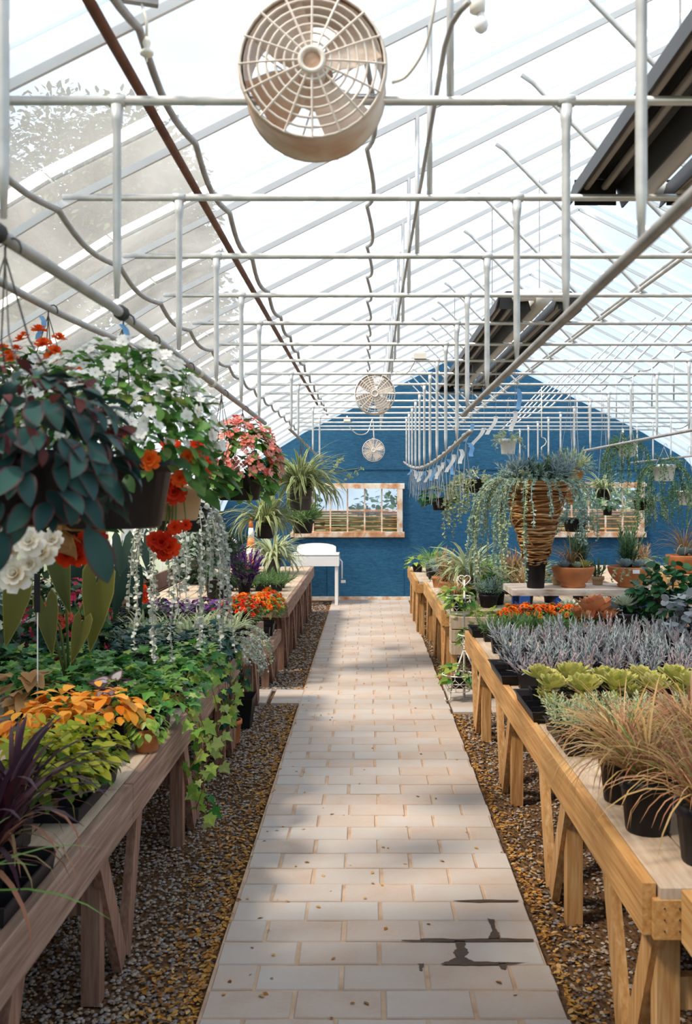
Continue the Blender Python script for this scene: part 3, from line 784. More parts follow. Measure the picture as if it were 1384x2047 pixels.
pipe('hanging_bar', 'far grey pipe bar beside the right film wall', 'hanging bar', bar(3.85, H + .43, 6.0, 14.6), .012, 'galv_dull')
pipe('gas_pipe', 'straight rusty brown gas pipe running under the film roof', 'pipe', [(-.60, -2.4, H + 1.06), (-.60, 12.0, H + 1.06)], .0135, 'rustpipe')
b = MB()
pipe('conduit', 'dark electrical conduit leading back from the bare bulb', 'conduit', [P(938, 4, 1.95), P(920, 22, 1.98), P(905, 45, 2.05), (.172, 2.2, H + .985), (.172, 11.5, H + .975)], .006, 'galv_dull')
def sagtube(label, x, dz, sag, lat, r=.0095, i0=-5, i1=15, mat='polytube'):
    pts = []
    for i in range(i0, i1):
        for k in range(8):
            u = k / 8; s_ = math.sin(PI * u)
            pts.append((x + lat * s_, lerp(ty(i), ty(i + 1), u), H + dz - .045 - sag * s_))
    pipe('purlin_tube', label, 'tube', pts, r, mat, 8)
sagtube('grey tube sagging between the trusses beside the rusty gas pipe', -.547, 1.157, .035, -.01, .0105, mat='galv_dull')
sagtube('grey tube sagging along the left ends of the truss ties', -.985, .945, .03, -.012, .011, mat='galv_dull')
sagtube('dark tube hooking from truss to truss behind the large round fan', 0.0, 1.41, .05, .03, .009, i0=1, mat='galv_dull')
sagtube('grey tube sagging along the right roof slope', 3.24, 1.49, .035, .012, .008, 1)
sagtube('grey tube sagging along the right ends of the truss ties', 4.33, .96, .03, .012, .008, 1)
pipe('purlin_pipe', 'upper white pipe of the pair along the middle of the trusses', 'pipe', [(1.36, -2.4, H + 1.03), (1.36, 15.5, H + 1.03)], .010, 'galv')
pipe('purlin_pipe', 'lower white pipe of the pair along the middle of the trusses', 'pipe', [(1.30, -2.4, H + .965), (1.30, 15.5, H + .965)], .010, 'galv')

# ------------------------------------------------------------------ radiant heaters lying on the ties
def heater(label, ya, yb):
    t = thing('radiant_heater', label, 'heater', (.90, ya, TZ + .02)); Ln = yb - ya
    def trough(x0, x1, nm):
        w = x1 - x0; q = [(0, .0), (.02, .075), (.06, .10), (w - .06, .10), (w - .02, .075), (w, .0)]; th = .006
        vs = []
        for y in (0, Ln):
            vs += [(x0 + a - .90, y, z) for a, z in q] + [(x0 + a - .90 + (th if a < w / 2 else -th), y, max(0, z - th)) for a, z in q]
        fs = []
        for k in range(5):
            fs += [(k, k + 1, 12 + k + 1, 12 + k), (6 + k + 1, 6 + k, 18 + k, 18 + k + 1)]
        for e in (0, 12): fs += [(e + k, e + 6 + k, e + 6 + k + 1, e + k + 1) for k in range(5)]
        fs += [(0, 6, 18, 12), (5, 17, 23, 11)]
        o = MB().raw(vs, fs).build(nm, M['black'], t)
        for x in (.06, w - .07):
            MB().tube([(x0 + x - .90, .03, .062), (x0 + x - .90, Ln - .03, .062)], .012, 8).build('burner_tube', M['heattube'], o, True)
        MB().box((x0 + w / 2 - .90, Ln - .004, .05), (w - .05, .006, .085)).build('end_plate', M['black'], o)
        MB().box((x0 + w / 2 - .90, .004, .05), (w - .05, .006, .085)).build('end_plate', M['black'], o)
    trough(.675, .865, 'reflector'); trough(.985, 1.135, 'reflector')
    MB().tube([(.02, -.1, .06), (.02, Ln - .06, .06)], .045, 14).build('flue_pipe', M['whitepipe'], t, True)
    e = [(.02 + .08 * (1 - math.cos(a)), Ln - .06 + .07 * math.sin(a), .06) for a in (0, .4, .8, 1.2, 1.57)] + [(.2, Ln + .01, .06)]
    MB().tube(e, .03, 12).build('elbow', M['whitepipe'], t, True)
    MB().tube([(-.13, -.02, .07), (-.05, -.06, .07), (.05, -.06, .07), (.14, -.02, .07)], .032, 12).build('elbow', M['whitepipe'], t, True)
    for yy in (Ln * .2, Ln * .8):
        for x in (-.13, .16):
            MB().tube([(x, yy, .10), (x, yy, roofz(.9 + x) - TZ - .06)], .003, 4).build('chain', M['wire'], t)
heater('black twin-trough radiant heater ending beside the near right drop post', -1.2, 3.36)
heater('black twin-trough radiant heater hanging deeper in the house toward the blue wall', 5.25, 9.6)

# ------------------------------------------------------------------ circulation fans
def make_fan(label, loc, rust, rod, D=.33):
    t = thing('circulation_fan', label, 'fan', loc); r = D / 2; hm = M['fanrust'] if rust else M['fanwhite']; wr_ = .0031
    MB().lathe([(r, 0), (r + .004, .004), (r, .012), (r - .002, .15), (r + .003, .155), (r - .006, .16), (r - .008, .005)], 40, (0, 0, 0), 'y', False, False).build('housing', hm, t, True)
    for k in range(8):
        rr = .022 + (r - .024) * k / 7
        MB().tube([(rr * math.cos(a), -.004 - .022 * (1 - (rr / r) ** 2), rr * math.sin(a)) for a in np.linspace(0, 2 * PI, 36)[:-1]], wr_, 5, closed=True).build('guard_ring', M['fanwhite'], t, True)
    for k in range(16):
        a = 2 * PI * k / 16
        MB().tube([(rr * math.cos(a), -.006 - .022 * (1 - (rr / r) ** 2), rr * math.sin(a)) for rr in (.02, r * .4, r * .7, r)], wr_ * .85, 4).build('guard_spoke', M['fanwhite'], t)
    MB().tube([(.026 * math.cos(a), -.029, .026 * math.sin(a)) for a in np.linspace(0, 2 * PI, 25)[:-1]], .006, 6, closed=True).build('badge_ring', M['fanwhite'], t, True)
    MB().lathe([(.001, -.026), (.024, -.025), (.024, -.021)], 20, (0, 0, 0), 'y').build('guard_badge', hm, t, True)
    for k in range(10):
        a = 2 * PI * k / 10
        MB().tube([(rr * math.cos(a), .165, rr * math.sin(a)) for rr in (.03, r)], .002, 4).build('rear_spoke', M['fanwhite'], t)
    MB().lathe([(.03, .07), (.045, .075), (.048, .15), (.03, .175)], 18, (0, 0, 0), 'y').build('motor', hm, t, True)
    hub = MB().lathe([(.02, .02), (.028, .03), (.028, .07)], 14, (0, 0, 0), 'y').build('hub', M['fanwhite'], t, True)
    for k in range(4):
        a = 2 * PI * k / 4 + .6; ca, sa = math.cos(a), math.sin(a); vs = []
        for rr, w, y0 in ((.025, .02, .045), (.08, .05, .045), (r - .02, .065, .045)):
            for s_ in (-1, 1):
                x, z = rr, s_ * w
                vs.append((x * ca - z * sa, y0 + s_ * .022, x * sa + z * ca))
        v2 = vs + [(x, y + .003, z) for x, y, z in vs]
        MB().raw(v2, [(0, 2, 3, 1), (2, 4, 5, 3), (6, 7, 9, 8), (8, 9, 11, 10), (0, 1, 7, 6), (4, 10, 11, 5), (0, 6, 8, 2), (2, 8, 10, 4), (1, 3, 9, 7), (3, 5, 11, 9)]).build('blade', hm, hub)
    MB().tube([(0, .08, r), (0, .08, rod)], .006, 8).build('hanging_rod', M['galv_dull'], t, True)
    MB().box((0, .08, r + .012), (.05, .05, .02)).build('bracket', M['galv_dull'], t)
    return t
f1 = P(625, 130, 2.23); make_fan('large rust-stained round fan with white wire guard under the roof', f1, True, roofz(f1.x) - f1.z - .03)
f2 = P(750, 787, 8.2); make_fan('white round fan hanging from a truss midway down the house', f2, False, TZ - f2.z + .01)
f3 = P(747, 900, 14.85); make_fan('white round fan hanging close to the blue end wall', f3, False, TZ - f3.z + .01)
def cord(label, pts, mat='wire_white', r=.004):
    pts = [Vector(p) for p in pts]; q = []
    for i in range(len(pts) - 1):
        p0, p1, p2, p3 = pts[max(i - 1, 0)], pts[i], pts[i + 1], pts[min(i + 2, len(pts) - 1)]
        for k in range(6):
            u = k / 6; q.append(.5 * ((2 * p1) + (p2 - p0) * u + (2 * p0 - 5 * p1 + 4 * p2 - p3) * u * u + (3 * p1 - p0 - 3 * p2 + p3) * u ** 3))
    q.append(pts[-1])
    return tag(MB().tube(q, r, 6).build('power_cord', M[mat], None, True), label, 'cord')
cord('white power cord curving up from the large rusty fan', [P(785, 165, 2.33), P(815, 150, 2.3), P(850, 95, 2.25), P(868, 20, 2.2), P(874, -60, 2.2)], r=.0035)
for lab, px, py, Y in (('ivory junction box above the tie near the far heater', 840, 706, ty(6)), ('ivory junction box above the tie by the blue wall', 694, 857, ty(14))):
    c = P(px, py, Y); t = thing('junction_box', lab, 'junction box', (c.x, c.y, TZ + .011))
    MB().box((0, 0, .022), (.09, .05, .044), 0, .005).build('box', M['plug'], t); MB().box((.0, 0, .06), (.02, .025, .035)).build('plug', M['tagwhite'], t)
cord('white cord looping between the junction box and the middle fan', [P(835, 712, ty(6)), P(815, 745, 7.3), P(795, 742, 7.8), P(765, 745, 8.2)], r=.004)
cord('white cord looping from the end junction box to the small far fan', [P(697, 852, ty(14)), P(715, 868, 13.9), P(735, 864, 14.4), P(745, 838, 14.8), P(748, 875, 14.9)], r=.006)
# bulb
c = P(962, 4, 2.6); t = thing('bare_bulb', 'bare light bulb in a white holder at the conduit end', 'light bulb', c)
MB().lathe([(.012, -.03), (.02, -.025), (.022, .0), (.012, .01)], 14, (-.01, 0, 0)).build('holder', M['plug'], t, True)
MB().lathe([(.009, -.026), (.011, -.034), (.018, -.048), (.0195, -.058), (.015, -.07), (.005, -.077)], 16, (.0, 0, -.004)).build('bulb', M['bulb_glass'], t, True)
# misting nozzle
c = P(283, 12, 2.3); t = thing('misting_nozzle', 'small white misting nozzle dangling from the roof near the gas pipe', 'nozzle', c)
MB().box((-.012, 0, .012), (.10, .02, .012), .3).build('clip', M['galv_dull'], t)
MB().tube([(0, 0, .005), (.012, 0, -.03), (.012, 0, -.075)], .0035, 6).build('riser', M['wire_white'], t, True)
MB().lathe([(.004, -.12), (.016, -.112), (.016, -.106), (.006, -.098), (.01, -.085), (.004, -.072)], 12, (.012, 0, 0)).build('head', M['wire_white'], t, True)
MB().tube([(.012, 0, -.09), (.012, 0, -.13)], .002, 6).build('pin', M['wire_white'], t)

# ================================================================== BENCHES
BZ = .66
def bench(label, x0, x1, ya, yb, side, stations, mtop='wood_top', mf='wood_grey', ml='wood_legdark', group=None, z=BZ, holes=False, fh=.14):
    """x0 = aisle edge; side +1 when the bench lies to the right of the aisle"""
    t = thing('plant_bench', label, 'bench', (x0, ya, 0), group); w = abs(x1 - x0); Ln = yb - ya; s = side
    npl = max(4, int(w / .145)); pw = (w - .04) / npl
    for k in range(npl):
        xc = s * (.04 + pw * (k + .5))
        MB().box((xc, Ln / 2 - .01, z - .0175), (pw - .006, Ln + .02, .035), 0, .003).build('plank', M[mtop], t)
    nb = max(1, round(Ln / 2.4)); 
    for k in range(nb):
        MB().box((s * .019, Ln * (k + .5) / nb, z - fh / 2 + .005), (.036, Ln / nb - .004, fh), 0, .003).build('fascia_board', M[mf], t)
    MB().box((s * (w - .02), Ln / 2, z - fh / 2), (.036, Ln, fh)).build('fascia_board', M[mf], t)
    for yy in (.02, Ln - .02):
        e = MB().box((s * (w / 2), yy, z - .035 - .05), (w - .08, .036, .10)).build('end_board', M[mf], t)
    ec = MB().box((s * .075, -.012, z - .085), (.10, .02, .105), 0, .002).build('end_block', M[mf], t)
    for hx in (-.022, .018):
        for hz in (-.03, .0, .03):
            MB().lathe([(.0025, -.0125), (.0025, -.006)], 6, (s * .075 + hx, -.012, z - .085 + hz), 'y').build('nail', M['darkwire'], ec)
    for st in stations:
        y = st - ya
        for xx in (s * .085, s * (w - .1)):
            MB().box((xx, y, (z - .04) / 2), (.062, .062, z - .04), 0, .003).build('leg', M[ml], t)
        for d, dy in ((.52, .28), (-.08, .24)):
            yb_ = y + dy
            MB().beam((s * .055, max(.05, min(Ln - .05, y + d)), z - .10), (s * .05, max(.05, min(Ln - .05, yb_ - (.0 if d > 0 else .02))), .03), .032, .085, (0, 1, 0)).build('brace', M[ml], t)
        MB().box((s * w / 2, y, .34), (w - .2, .036, .09)).build('cross_rail', M[ml], t)
    return t
bench('long grey wooden bench left of the path carrying ivy and coleus', -.83, -2.25, 1.3, 8.0, -1, (2.0, 3.32, 4.8, 6.2, 7.7))
bench('weathered bench left of the path reaching back to the white sink', -.74, -2.2, 9.35, 13.95, -1, (9.5, 10.6, 11.7, 12.8, 13.85))
bench('low wooden step bench with orange daisies before the far left bench', -.80, -1.7, 8.55, 9.28, -1, (8.66, 9.18), z=.42, fh=.10)
bench('golden wooden bench right of the path full of succulents and grasses', .73, 2.55, 2.64, 7.44, 1, (2.72, 3.93, 5.42, 6.8), mf='wood_gold', ml='wood_leg')
bench('golden wooden bench starting just beside the end of the succulent bench', .82, 2.55, -.2, 2.60, 1, (.4, 1.9), mf='wood_gold', ml='wood_leg')
bench('pale wooden bench right of the path in front of the blue wall', .655, 2.3, 8.75, 11.55, 1, (8.85, 10.0, 11.4), mf='wood_gold', ml='wood_leg')
bench('narrower pale wooden bench nearest the blue wall right of the path', .565, 2.2, 11.65, 13.9, 1, (11.8, 12.8, 13.8), mf='wood_gold', ml='wood_leg')
bench('raised wooden bench behind the blue table beside the right film wall', 2.75, 4.4, 5.4, 14.2, 1, (5.6, 7.5, 9.5, 11.5, 13.5), mf='wood_grey', ml='wood_leg')

# blue table with whitewashed top
t = thing('display_table', 'blue-legged table with a chalky white top holding terracotta bowls', 'table', (1.13, 7.72, 0))
TT = .945
for k in range(4):
    MB().box((.585, .08 + .135 * k, TT - .025), (1.17, .13, .05), 0, .004).build('plank', M['wood_white'], t)
for x in (.10, 1.08):
    for y in (.05, .45):
        MB().box((x, y, (TT - .05) / 2), (.075, .075, TT - .05), 0, .004).build('leg', M['bluepaint'], t)
    MB().box((x, .25, .78), (.05, .33, .07)).build('apron', M['bluepaint'], t)
MB().beam((.14, .05, .62), (.37, .05, TT - .07), .04, .06, (0, 1, 0)).build('brace', M['bluepaint'], t)
MB().beam((1.04, .05, .62), (.82, .05, TT - .07), .04, .06, (0, 1, 0)).build('brace', M['bluepaint'], t)

# sink
t = thing('utility_sink', 'white enamel utility sink on thin legs against the blue wall', 'sink', (G(633, 1205).x, 15.05, 0))
b = MB(); b.box((0, .0, .765), (.72, .5, .03), 0, .006); b.box((0, -.235, .68), (.72, .03, .16)); b.box((0, .235, .68), (.72, .03, .16)); b.box((-.345, 0, .68), (.03, .44, .16)); b.box((.345, 0, .68), (.03, .44, .16))
b.build('basin', M['enamel'], t)
vs = [(-.30, .24, .78), (.30, .24, .78)]; pr_ = [(.30, .86)] + [(.30 * math.cos(a), .86 + .06 * math.sin(a)) for a in np.linspace(.2, PI - .2, 8)] + [(-.30, .86)]
pts = [(-.30, .78), (.30, .78)] + pr_; n = len(pts)
MB().raw([(x, .22, z) for x, z in pts] + [(x, .25, z) for x, z in pts], [tuple(range(n)), tuple(range(2 * n - 1, n - 1, -1))] + [(i, (i + 1) % n, n + (i + 1) % n, n + i) for i in range(n)][::1]).build('splashback', M['enamel'], t)
for x in (-.32, .32):
    for y in (-.2, .2): MB().box((x, y, .3), (.045, .045, .6), 0, .003).build('leg', M['enamel'], t)
MB().tube([(.36, -.1, .70), (.40, -.1, .66), (.40, -.1, .40)], .012, 8).build('drain_hose', M['whitepipe'], t, True)
MB().box((.42, -.1, .36), (.07, .04, .04)).build('valve', M['plug'], t)

# white gooseneck standpipe beside the left bench and orange striped cone on the bench
c = G(474, 1140, BZ); t = thing('standpipe', 'white gooseneck water pipe rising behind the far left bench', 'water pipe', (-1.75, 13.4, BZ))
MB().tube([(0, 0, 0), (0, 0, .33), (-.02, 0, .385), (-.07, 0, .41), (-.12, 0, .40), (-.2, 0, .385)], .016, 8).build('pipe', M['whitepipe'], t, True)
MB().lathe([(.03, 0), (.03, .02), (.018, .03)], 12).build('flange', M['galv'], t)
t = thing('traffic_cone', 'orange and white striped cone standing behind the spider plants', 'traffic cone', (-1.55, 13.3, BZ))
MB().box((0, 0, .012), (.2, .2, .024), 0, .005).build('base', M['coneorange'], t)
for k in range(5):
    z0, z1 = .024 + .135 * k, .024 + .135 * (k + 1); f_ = lambda z: .075 * (1 - (z - .024) / .72) + .012
    MB().lathe([(f_(z0), z0), (f_(z1), z1)], 18).build('stripe', M['coneorange'] if k % 2 == 0 else M['enamel'], t, True)

# ------------------------------------------------------------------ outside: fence, hedge, trees
t = thing('wattle_fence', 'brown woven wattle fence seen through the windows', 'fence', (2.0, 18.6, -.05))
for k in range(15):
    pts = [(-5 + .5 * j, .03 * (1 if (j + k) % 2 else -1), .75 + .045 * k + R(-.006, .006)) for j in range(21)]
    MB().tube(pts, .018, 5).build('withy', M['wicker'], t)
for k in range(11): MB().tube([(-5 + k, 0, 0), (-5 + k, 0, 1.5)], .025, 6).build('stake', M['bark'], t)
for k in range(7):
    MB().box((0, -.05, .1 + .1 * k), (10, .02, .09)).build('board', M['wood_frame'], t)
def shrub(name, label, loc, rad, h, n, mat, ls, group, trunk=True):
    t = thing(name, label, 'tree' if trunk else 'shrub', loc, group)
    b = MB(); xs = []
    for q in range(9):
        c = (R(-.5, .5) * rad, R(-.5, .5) * rad, h * (R(.45, .9) if trunk else (.22 if q < 4 else R(.3, .8)))); xs += dome(n // 9, (rad * R(.4, .6),) * 2 + (h * .22,), c, ls, -.8, .5, .7, (.5, 1.05))
    b.add_many(T['small'], xs, [random.random() for _ in xs]); b.build('foliage', M[mat], t, True, 'stuff')
    if trunk: MB().tube([(0, 0, 0), (.05, 0, h * .4), (0, 0, h * .8)], [.12, .09, .04], 8).build('trunk', M['bark'], t, True)
for k, (x, y) in enumerate(((-4.4, 1.6), (-4.7, 4.2), (-4.6, 6.9), (-4.5, -1.0), (-4.7, -3.6))):
    shrub('dense_tree', 'dark leafy tree standing outside the left film wall', (x, y, -.05), 1.6, [6.0, 5.2, 4.4, 6.2, 6.2][k], 8000, 'treeleaf', (.16, .28), 'trees outside the left wall')
for k, (x, y, h) in enumerate(((-4.6, 19.0, 8.6), (-7.6, 17.5, 7.6), (-5.6, 13.2, 5.6), (-8.9, 14.5, 5.6))):
    shrub('tall_tree', 'tall dark tree outside, dimming the film left of the blue wall', (x, y, -.05), 2.3, h, 26000, 'treeleaf', (.10, .17), 'tall trees far outside')
for k, x in enumerate((-1.6, .6, 3.0, 5.2)):
    shrub('garden_shrub', 'light green shrub outside beyond the woven fence', (x, 20.6 + .4 * (k % 2), -.05), 1.3, 2.6, 1500, 'hedge', (.12, .22), 'shrubs beyond the fence', False)

# ================================================================== PLANTS
HB = lambda y: H + .478 + (y + 1.8) / 7.65 * (.405 - .478)          # height of the left hanging bar
def bush(root, key, mat, xfs, name='leaf', cap=280):
    random.shuffle(xfs)
    leaves(root, name, key, mat, xfs[:cap])
    if len(xfs) > cap: merged(root, 'foliage', key, mat, xfs[cap:])
def blooms(root, key, mat, xfs): leaves(root, 'flower', key, mat, xfs)
def basket(name, label, base, rt, rb, h, mat, top, group=None, cat='hanging plant', wire='darkwire', off=(0, 0)):
    t = thing(name, label, cat, base, group)
    pot(t, rt, rb, h, mat, 0)
    hanger(t, rt, h - .01, top - base[2] - .03, 4, wire, off)
    return t
def tagstrip(root, p, L, w, mat, lean=(0, 0)):
    n = 5; vs = []
    for k in range(n + 1):
        u = k / n; vs += [(p[0] - w / 2 + lean[0] * u + .01 * math.sin(u * 5), p[1] + lean[1] * u, p[2] - L * u), (p[0] + w / 2 + lean[0] * u + .01 * math.sin(u * 5), p[1] + .004 + lean[1] * u, p[2] - L * u)]
    v2 = vs + [(x, y + .001, z) for x, y, z in vs]; m2 = len(vs)
    fs = [(2 * k, 2 * k + 1, 2 * k + 3, 2 * k + 2) for k in range(n)] + [(m2 + 2 * k + 2, m2 + 2 * k + 3, m2 + 2 * k + 1, m2 + 2 * k) for k in range(n)]
    MB().raw(v2, fs).build('plant_tag', M[mat], root)

# ---- hanging baskets over the left bench, near to far
p = P(60, 1048, 1.74)
t = basket('velvet_leaf_plant', 'hanging pot of dark teal velvety leaves with maroon undersides', p, .115, .085, .12, 'blackpot', HB(1.74), off=(BX(1.74) - p.x, 0))
bush(t, 'oval6', 'gesneriad', dome(285, (.145, .14, .14), (0, 0, .12), (.045, .085), -.75, .75, .45, (.8, 1.1)), cap=290)
leaves(t, 'leaf', 'oval6', 'gesneriad_under', dome(70, (.145, .14, .145), (0, 0, .12), (.028, .048), -.1, .4, .7, (1.0, 1.12)))
for a, l in ((-.25, .11), (-1.6, .075)):
    part('leaf', tmesh('oval6', 'gesneriad'), t, basis((math.cos(a) * .5, math.sin(a) * .5, -.85), (.3, -.8, .5), l, (.11 * math.cos(a), .11 * math.sin(a), -.005)))
p = P(228, 1055, 2.45)
t = basket('impatiens_basket', 'black hanging pot overflowing with white impatiens and orange begonias', p, .145, .115, .165, 'blackpot', HB(2.45), off=(-.6 - p.x, 0))
bush(t, 'oval', 'impleaf', dome(640, (.23, .205, .24), (.01, 0, .20), (.032, .052), -.3, .6, .5, (.8, 1.06)), cap=290)
blooms(t, 'imp', 'white_fl', faces_out(230, (.24, .22, .25), (.01, 0, .20), (.013, .0185), .0, .55))
blooms(t, 'dbl', 'orange_fl', [basis((1, 0, .1), (.2, -1, .2), s, q) for s, q in ((.026, (.13, -.19, .16)), (.018, (.06, -.2, .21)), (.022, (.185, -.12, .12)), (.016, (.02, -.2, .27)), (.02, (.2, -.1, .17)))])
tagstrip(t, (.02, -.01, .50), .07, .014, 'tagblue', (.012, 0))
p = P(70, 1010, 2.95)
t = basket('impatiens_basket', 'hanging pot of white impatiens with upright orange flowers, behind the velvet-leaved plant', p, .14, .11, .16, 'blackpot', H + .555, off=(-.945 - p.x, 0))
bush(t, 'oval', 'impleaf', dome(330, (.27, .22, .24), (.02, 0, .22), (.04, .065), -.1, .6, .45, (.75, 1.03)))
blooms(t, 'imp', 'white_fl', faces_out(140, (.28, .23, .25), (.02, 0, .22), (.015, .022), .1, .5))
blooms(t, 'dbl', 'orange_fl', faces_out(20, (.20, .2, .25), (.02, -.03, .25), (.018, .026), .45, .3, -2.4, -.4))
tagstrip(t, (.02, -.01, .56), .07, .014, 'tagblue')
# white double begonia
p = P(5, 1062, 2.45)
t = basket('begonia_basket', 'hanging begonia with large cream-white double flowers below the velvet-leaved plant', p, .10, .08, .11, 'tanpot', H + .55, off=(-.945 - p.x, 0))
bush(t, 'heart', 'tanleaf', dome(40, (.16, .15, .13), (.02, 0, .05), (.06, .10), -.8, .7, .4))
blooms(t, 'dbl', 'cream_fl', [basis((1, 0, R(-.4, .4)), (R(-.4, .5), -1, R(.1, .6)), s * 1.1, P(x, y, 2.2 + R(0, .12)) - p) for x, y, s in ((28, 1085, .04), (85, 1105, .034), (32, 1150, .04), (-5, 1110, .03), (60, 1085, .034), (12, 1062, .03), (104, 1080, .026), (60, 1128, .024))])
# orange begonia in tan pot
p = P(350, 1040, 3.3)
t = basket('begonia_basket', 'tan hanging pot of trailing vermilion begonias beside the white impatiens', p, .095, .075, .115, 'tanpot', HB(3.3), off=(-.6 - p.x, 0))
bush(t, 'heart', 'begleaf', dome(70, (.16, .14, .13), (0, 0, .13), (.05, .09), -.4, .7, .4))
for (x, y, s) in ((342, 890, .034), (400, 905, .034), (404, 930, .036), (350, 985, .042), (338, 968, .034), (325, 1085, .042), (340, 1095, .036), (310, 1080, .03), (350, 1055, .026), (372, 1050, .02), (330, 1105, .03), (396, 890, .03)):
    q = P(x, y, 3.15) - p
    part('flower', tmesh('dbl', 'red_fl'), t, basis((1, 0, .1), (R(-.3, .3), -1, .2), s, q))
    if q.z < .05: MB().tube([q + Vector((0, .01, 0)), q * .7 + Vector((0, .02, .08)), (q.x * .5, -.07, .12)], .003, 5).build('flower_stem', M['stem'], t)
for (x, y, s) in ((150, 1095, .036), (135, 1110, .034), (170, 1085, .032), (120, 1095, .028), (200, 1075, .024)):
    pass
t2 = thing('begonia_basket', 'small hanging begonia with vermilion flowers under the black impatiens pot', 'hanging plant', P(150, 1075, 2.75))
pot(t2, .07, .055, .08, 'blackpot'); hanger(t2, .07, .07, HB(2.75) - t2.location.z - .03, 3, off=(-.6 - t2.location.x, 0))
bush(t2, 'heart', 'begleaf', dome(26, (.10, .10, .08), (0, 0, .05), (.04, .07), -.6, .7, .4))
for (x, y, s) in ((150, 1095, .036), (135, 1110, .034), (170, 1085, .032), (120, 1095, .028), (200, 1075, .024), (160, 1115, .026)):
    part('flower', tmesh('dbl', 'red_fl'), t2, basis((1, 0, .1), (R(-.3, .3), -1, .2), s, P(x, y, 2.62) - t2.location))
# pink dragon-wing begonia
p = P(478, 1000, 4.8)
t = basket('pink_begonia_basket', 'hanging basket of salmon-pink begonias with glossy green leaves', p, .12, .095, .13, 'blackpot', HB(4.8), off=(-.6 - p.x, 0))
bush(t, 'heart', 'impleaf', dome(210, (.17, .16, .20), (0, 0, .17), (.05, .085), -.75, .75, .4))
blooms(t, 'pet4', 'pink_fl', faces_out(230, (.19, .18, .22), (0, 0, .17), (.018, .026), -.3, .5))
# silver falls
p = P(362, 1062, 4.1)
t = basket('silver_trailer', 'hanging pot of long silvery dichondra strands reaching toward the ivy', p, .12, .095, .12, 'blackpot', HB(4.1), off=(-.6 - p.x, 0))
merged(t, 'foliage', 'round', 'silver', dome(160, (.15, .14, .06), (0, 0, .13), (.018, .03), -.5, .6, .5))
for k in range(40):
    a = R(0, 2 * PI); strand(t, (.12 * math.cos(a), .12 * math.sin(a), .11), (math.cos(a), math.sin(a), -.2), R(.2, .66), 'round', 'silver', .018, .009, drop=.5)
# spider plants
def spider(root, c, n, size, mat='spider', tilt=(.1, 1.05), keys=('spiderA', 'spiderB', 'spiderC'), fat=1.0):
    bladeparts(root, 'leaf', keys, mat, tuft(n, c, .05, size, tilt, fat))
HB2 = lambda y: H + .47
p = P(601, 1020, 9.3)
t = basket('spider_plant', 'large striped spider plant in a charcoal pot hanging over the far left bench', p, .115, .095, .21, 'greypot', H + .475, off=(-.6 - p.x, 0))
spider(t, (0, 0, .2), 210, (.38, .62), fat=1.2, tilt=(.1, 1.25))
for d, l in (((.75, -.2, .55), .5), ((.95, 0, .32), .62), ((-.4, -.2, .8), .3)):
    e = Vector(d).normalized() * l + Vector((0, 0, .2))
    MB().tube([(0, 0, .2), Vector(d) * l * .55 + Vector((0, 0, .25)), e], .003, 5).build('flower_stalk', M['stem'], t)
    merged(t, 'plantlets', 'small', 'variegated', [basis(rdir(), rdir(), .035, e * R(.75, 1.0) + rdir() * .01) for _ in range(26)])
p = P(530, 1076, 9.0)
t = basket('spider_plant', 'spider plant in a black pot hanging beside the striped cone', p, .09, .075, .135, 'blackpot', H + .475, off=(-.6 - p.x + .0, 0))
spider(t, (0, 0, .13), 150, (.3, .5), fat=1.2, tilt=(.1, 1.25))
p = P(606, 1066, 10.2)
t = basket('fern_basket', 'feathery green plant in a black pot hanging below the large spider plant', p, .11, .09, .13, 'blackpot', H + .455, off=(-.6 - p.x, .0))
merged(t, 'fronds', ['sprig_fine', 'sprig'], 'groundcover', tuft(60, (0, 0, .12), .07, (.13, .24), (.1, 1.3)))
p = G(545, 1147, BZ)
t = thing('spider_plant', 'yellowish spider plant in a charcoal pot standing on the far left bench', 'potted plant', p)
pot(t, .115, .09, .18, 'greypot'); spider(t, (0, 0, .17), 150, (.4, .62), 'variegated', fat=1.2, tilt=(.1, 1.2))

# ---- plants on the left bench, near to far
def potted(name, label, x, y, rt=.07, h=.11, mat='blackpot', z=BZ, group=None, square=False, cat='potted plant'):
    t = thing(name, label, cat, (x, y, z), group)
    if square: sqpot(t, rt * 2, h, mat)
    else: pot(t, rt, rt * .8, h, mat, n=18, rim=.006)
    return t
def tray(label, x, y, w, l, h=.055, z=BZ, group=None, rz=0.0):
    t = thing('plant_tray', label, 'tray', (x, y, z), group, rz)
    b = MB(); a, c = w / 2, l / 2
    vs = []
    for k, zz in ((.94, 0), (1, h), (1.05, h), (1.05, h - .006), (.985, h - .004), (.93, .006)):
        vs += [(-a * k, -c * k, zz), (a * k, -c * k, zz), (a * k, c * k, zz), (-a * k, c * k, zz)]
    fs = [(3, 2, 1, 0)] + [(4 * i + k, 4 * i + (k + 1) % 4, 4 * i + 4 + (k + 1) % 4, 4 * i + 4 + k) for i in (0, 1) for k in range(4)]
    fs += [(4 + k, 4 + (k + 1) % 4, 16 + (k + 1) % 4, 16 + k) for k in range(4)] + [(16 + k, 16 + (k + 1) % 4, 20 + (k + 1) % 4, 20 + k) for k in range(4)] + [(20, 21, 22, 23)]
    b.raw(vs, fs).build('tray_shell', M['blackpot'], t)
    for i in range(1, 4):
        MB().box((0, -c + 2 * c * i / 4, h * .5), (w * .92, .004, h * .85)).build('divider', M['blackpot'], t)
    return t
tray('black plant tray under the chartreuse coleus', -1.03, 3.36, .26, .50)
tray('black plant tray under the orange coleus', -1.10, 4.02, .28, .50)
tray('black plant tray at the corner under the purple fountain grass', -.98, 2.56, .24, .40)
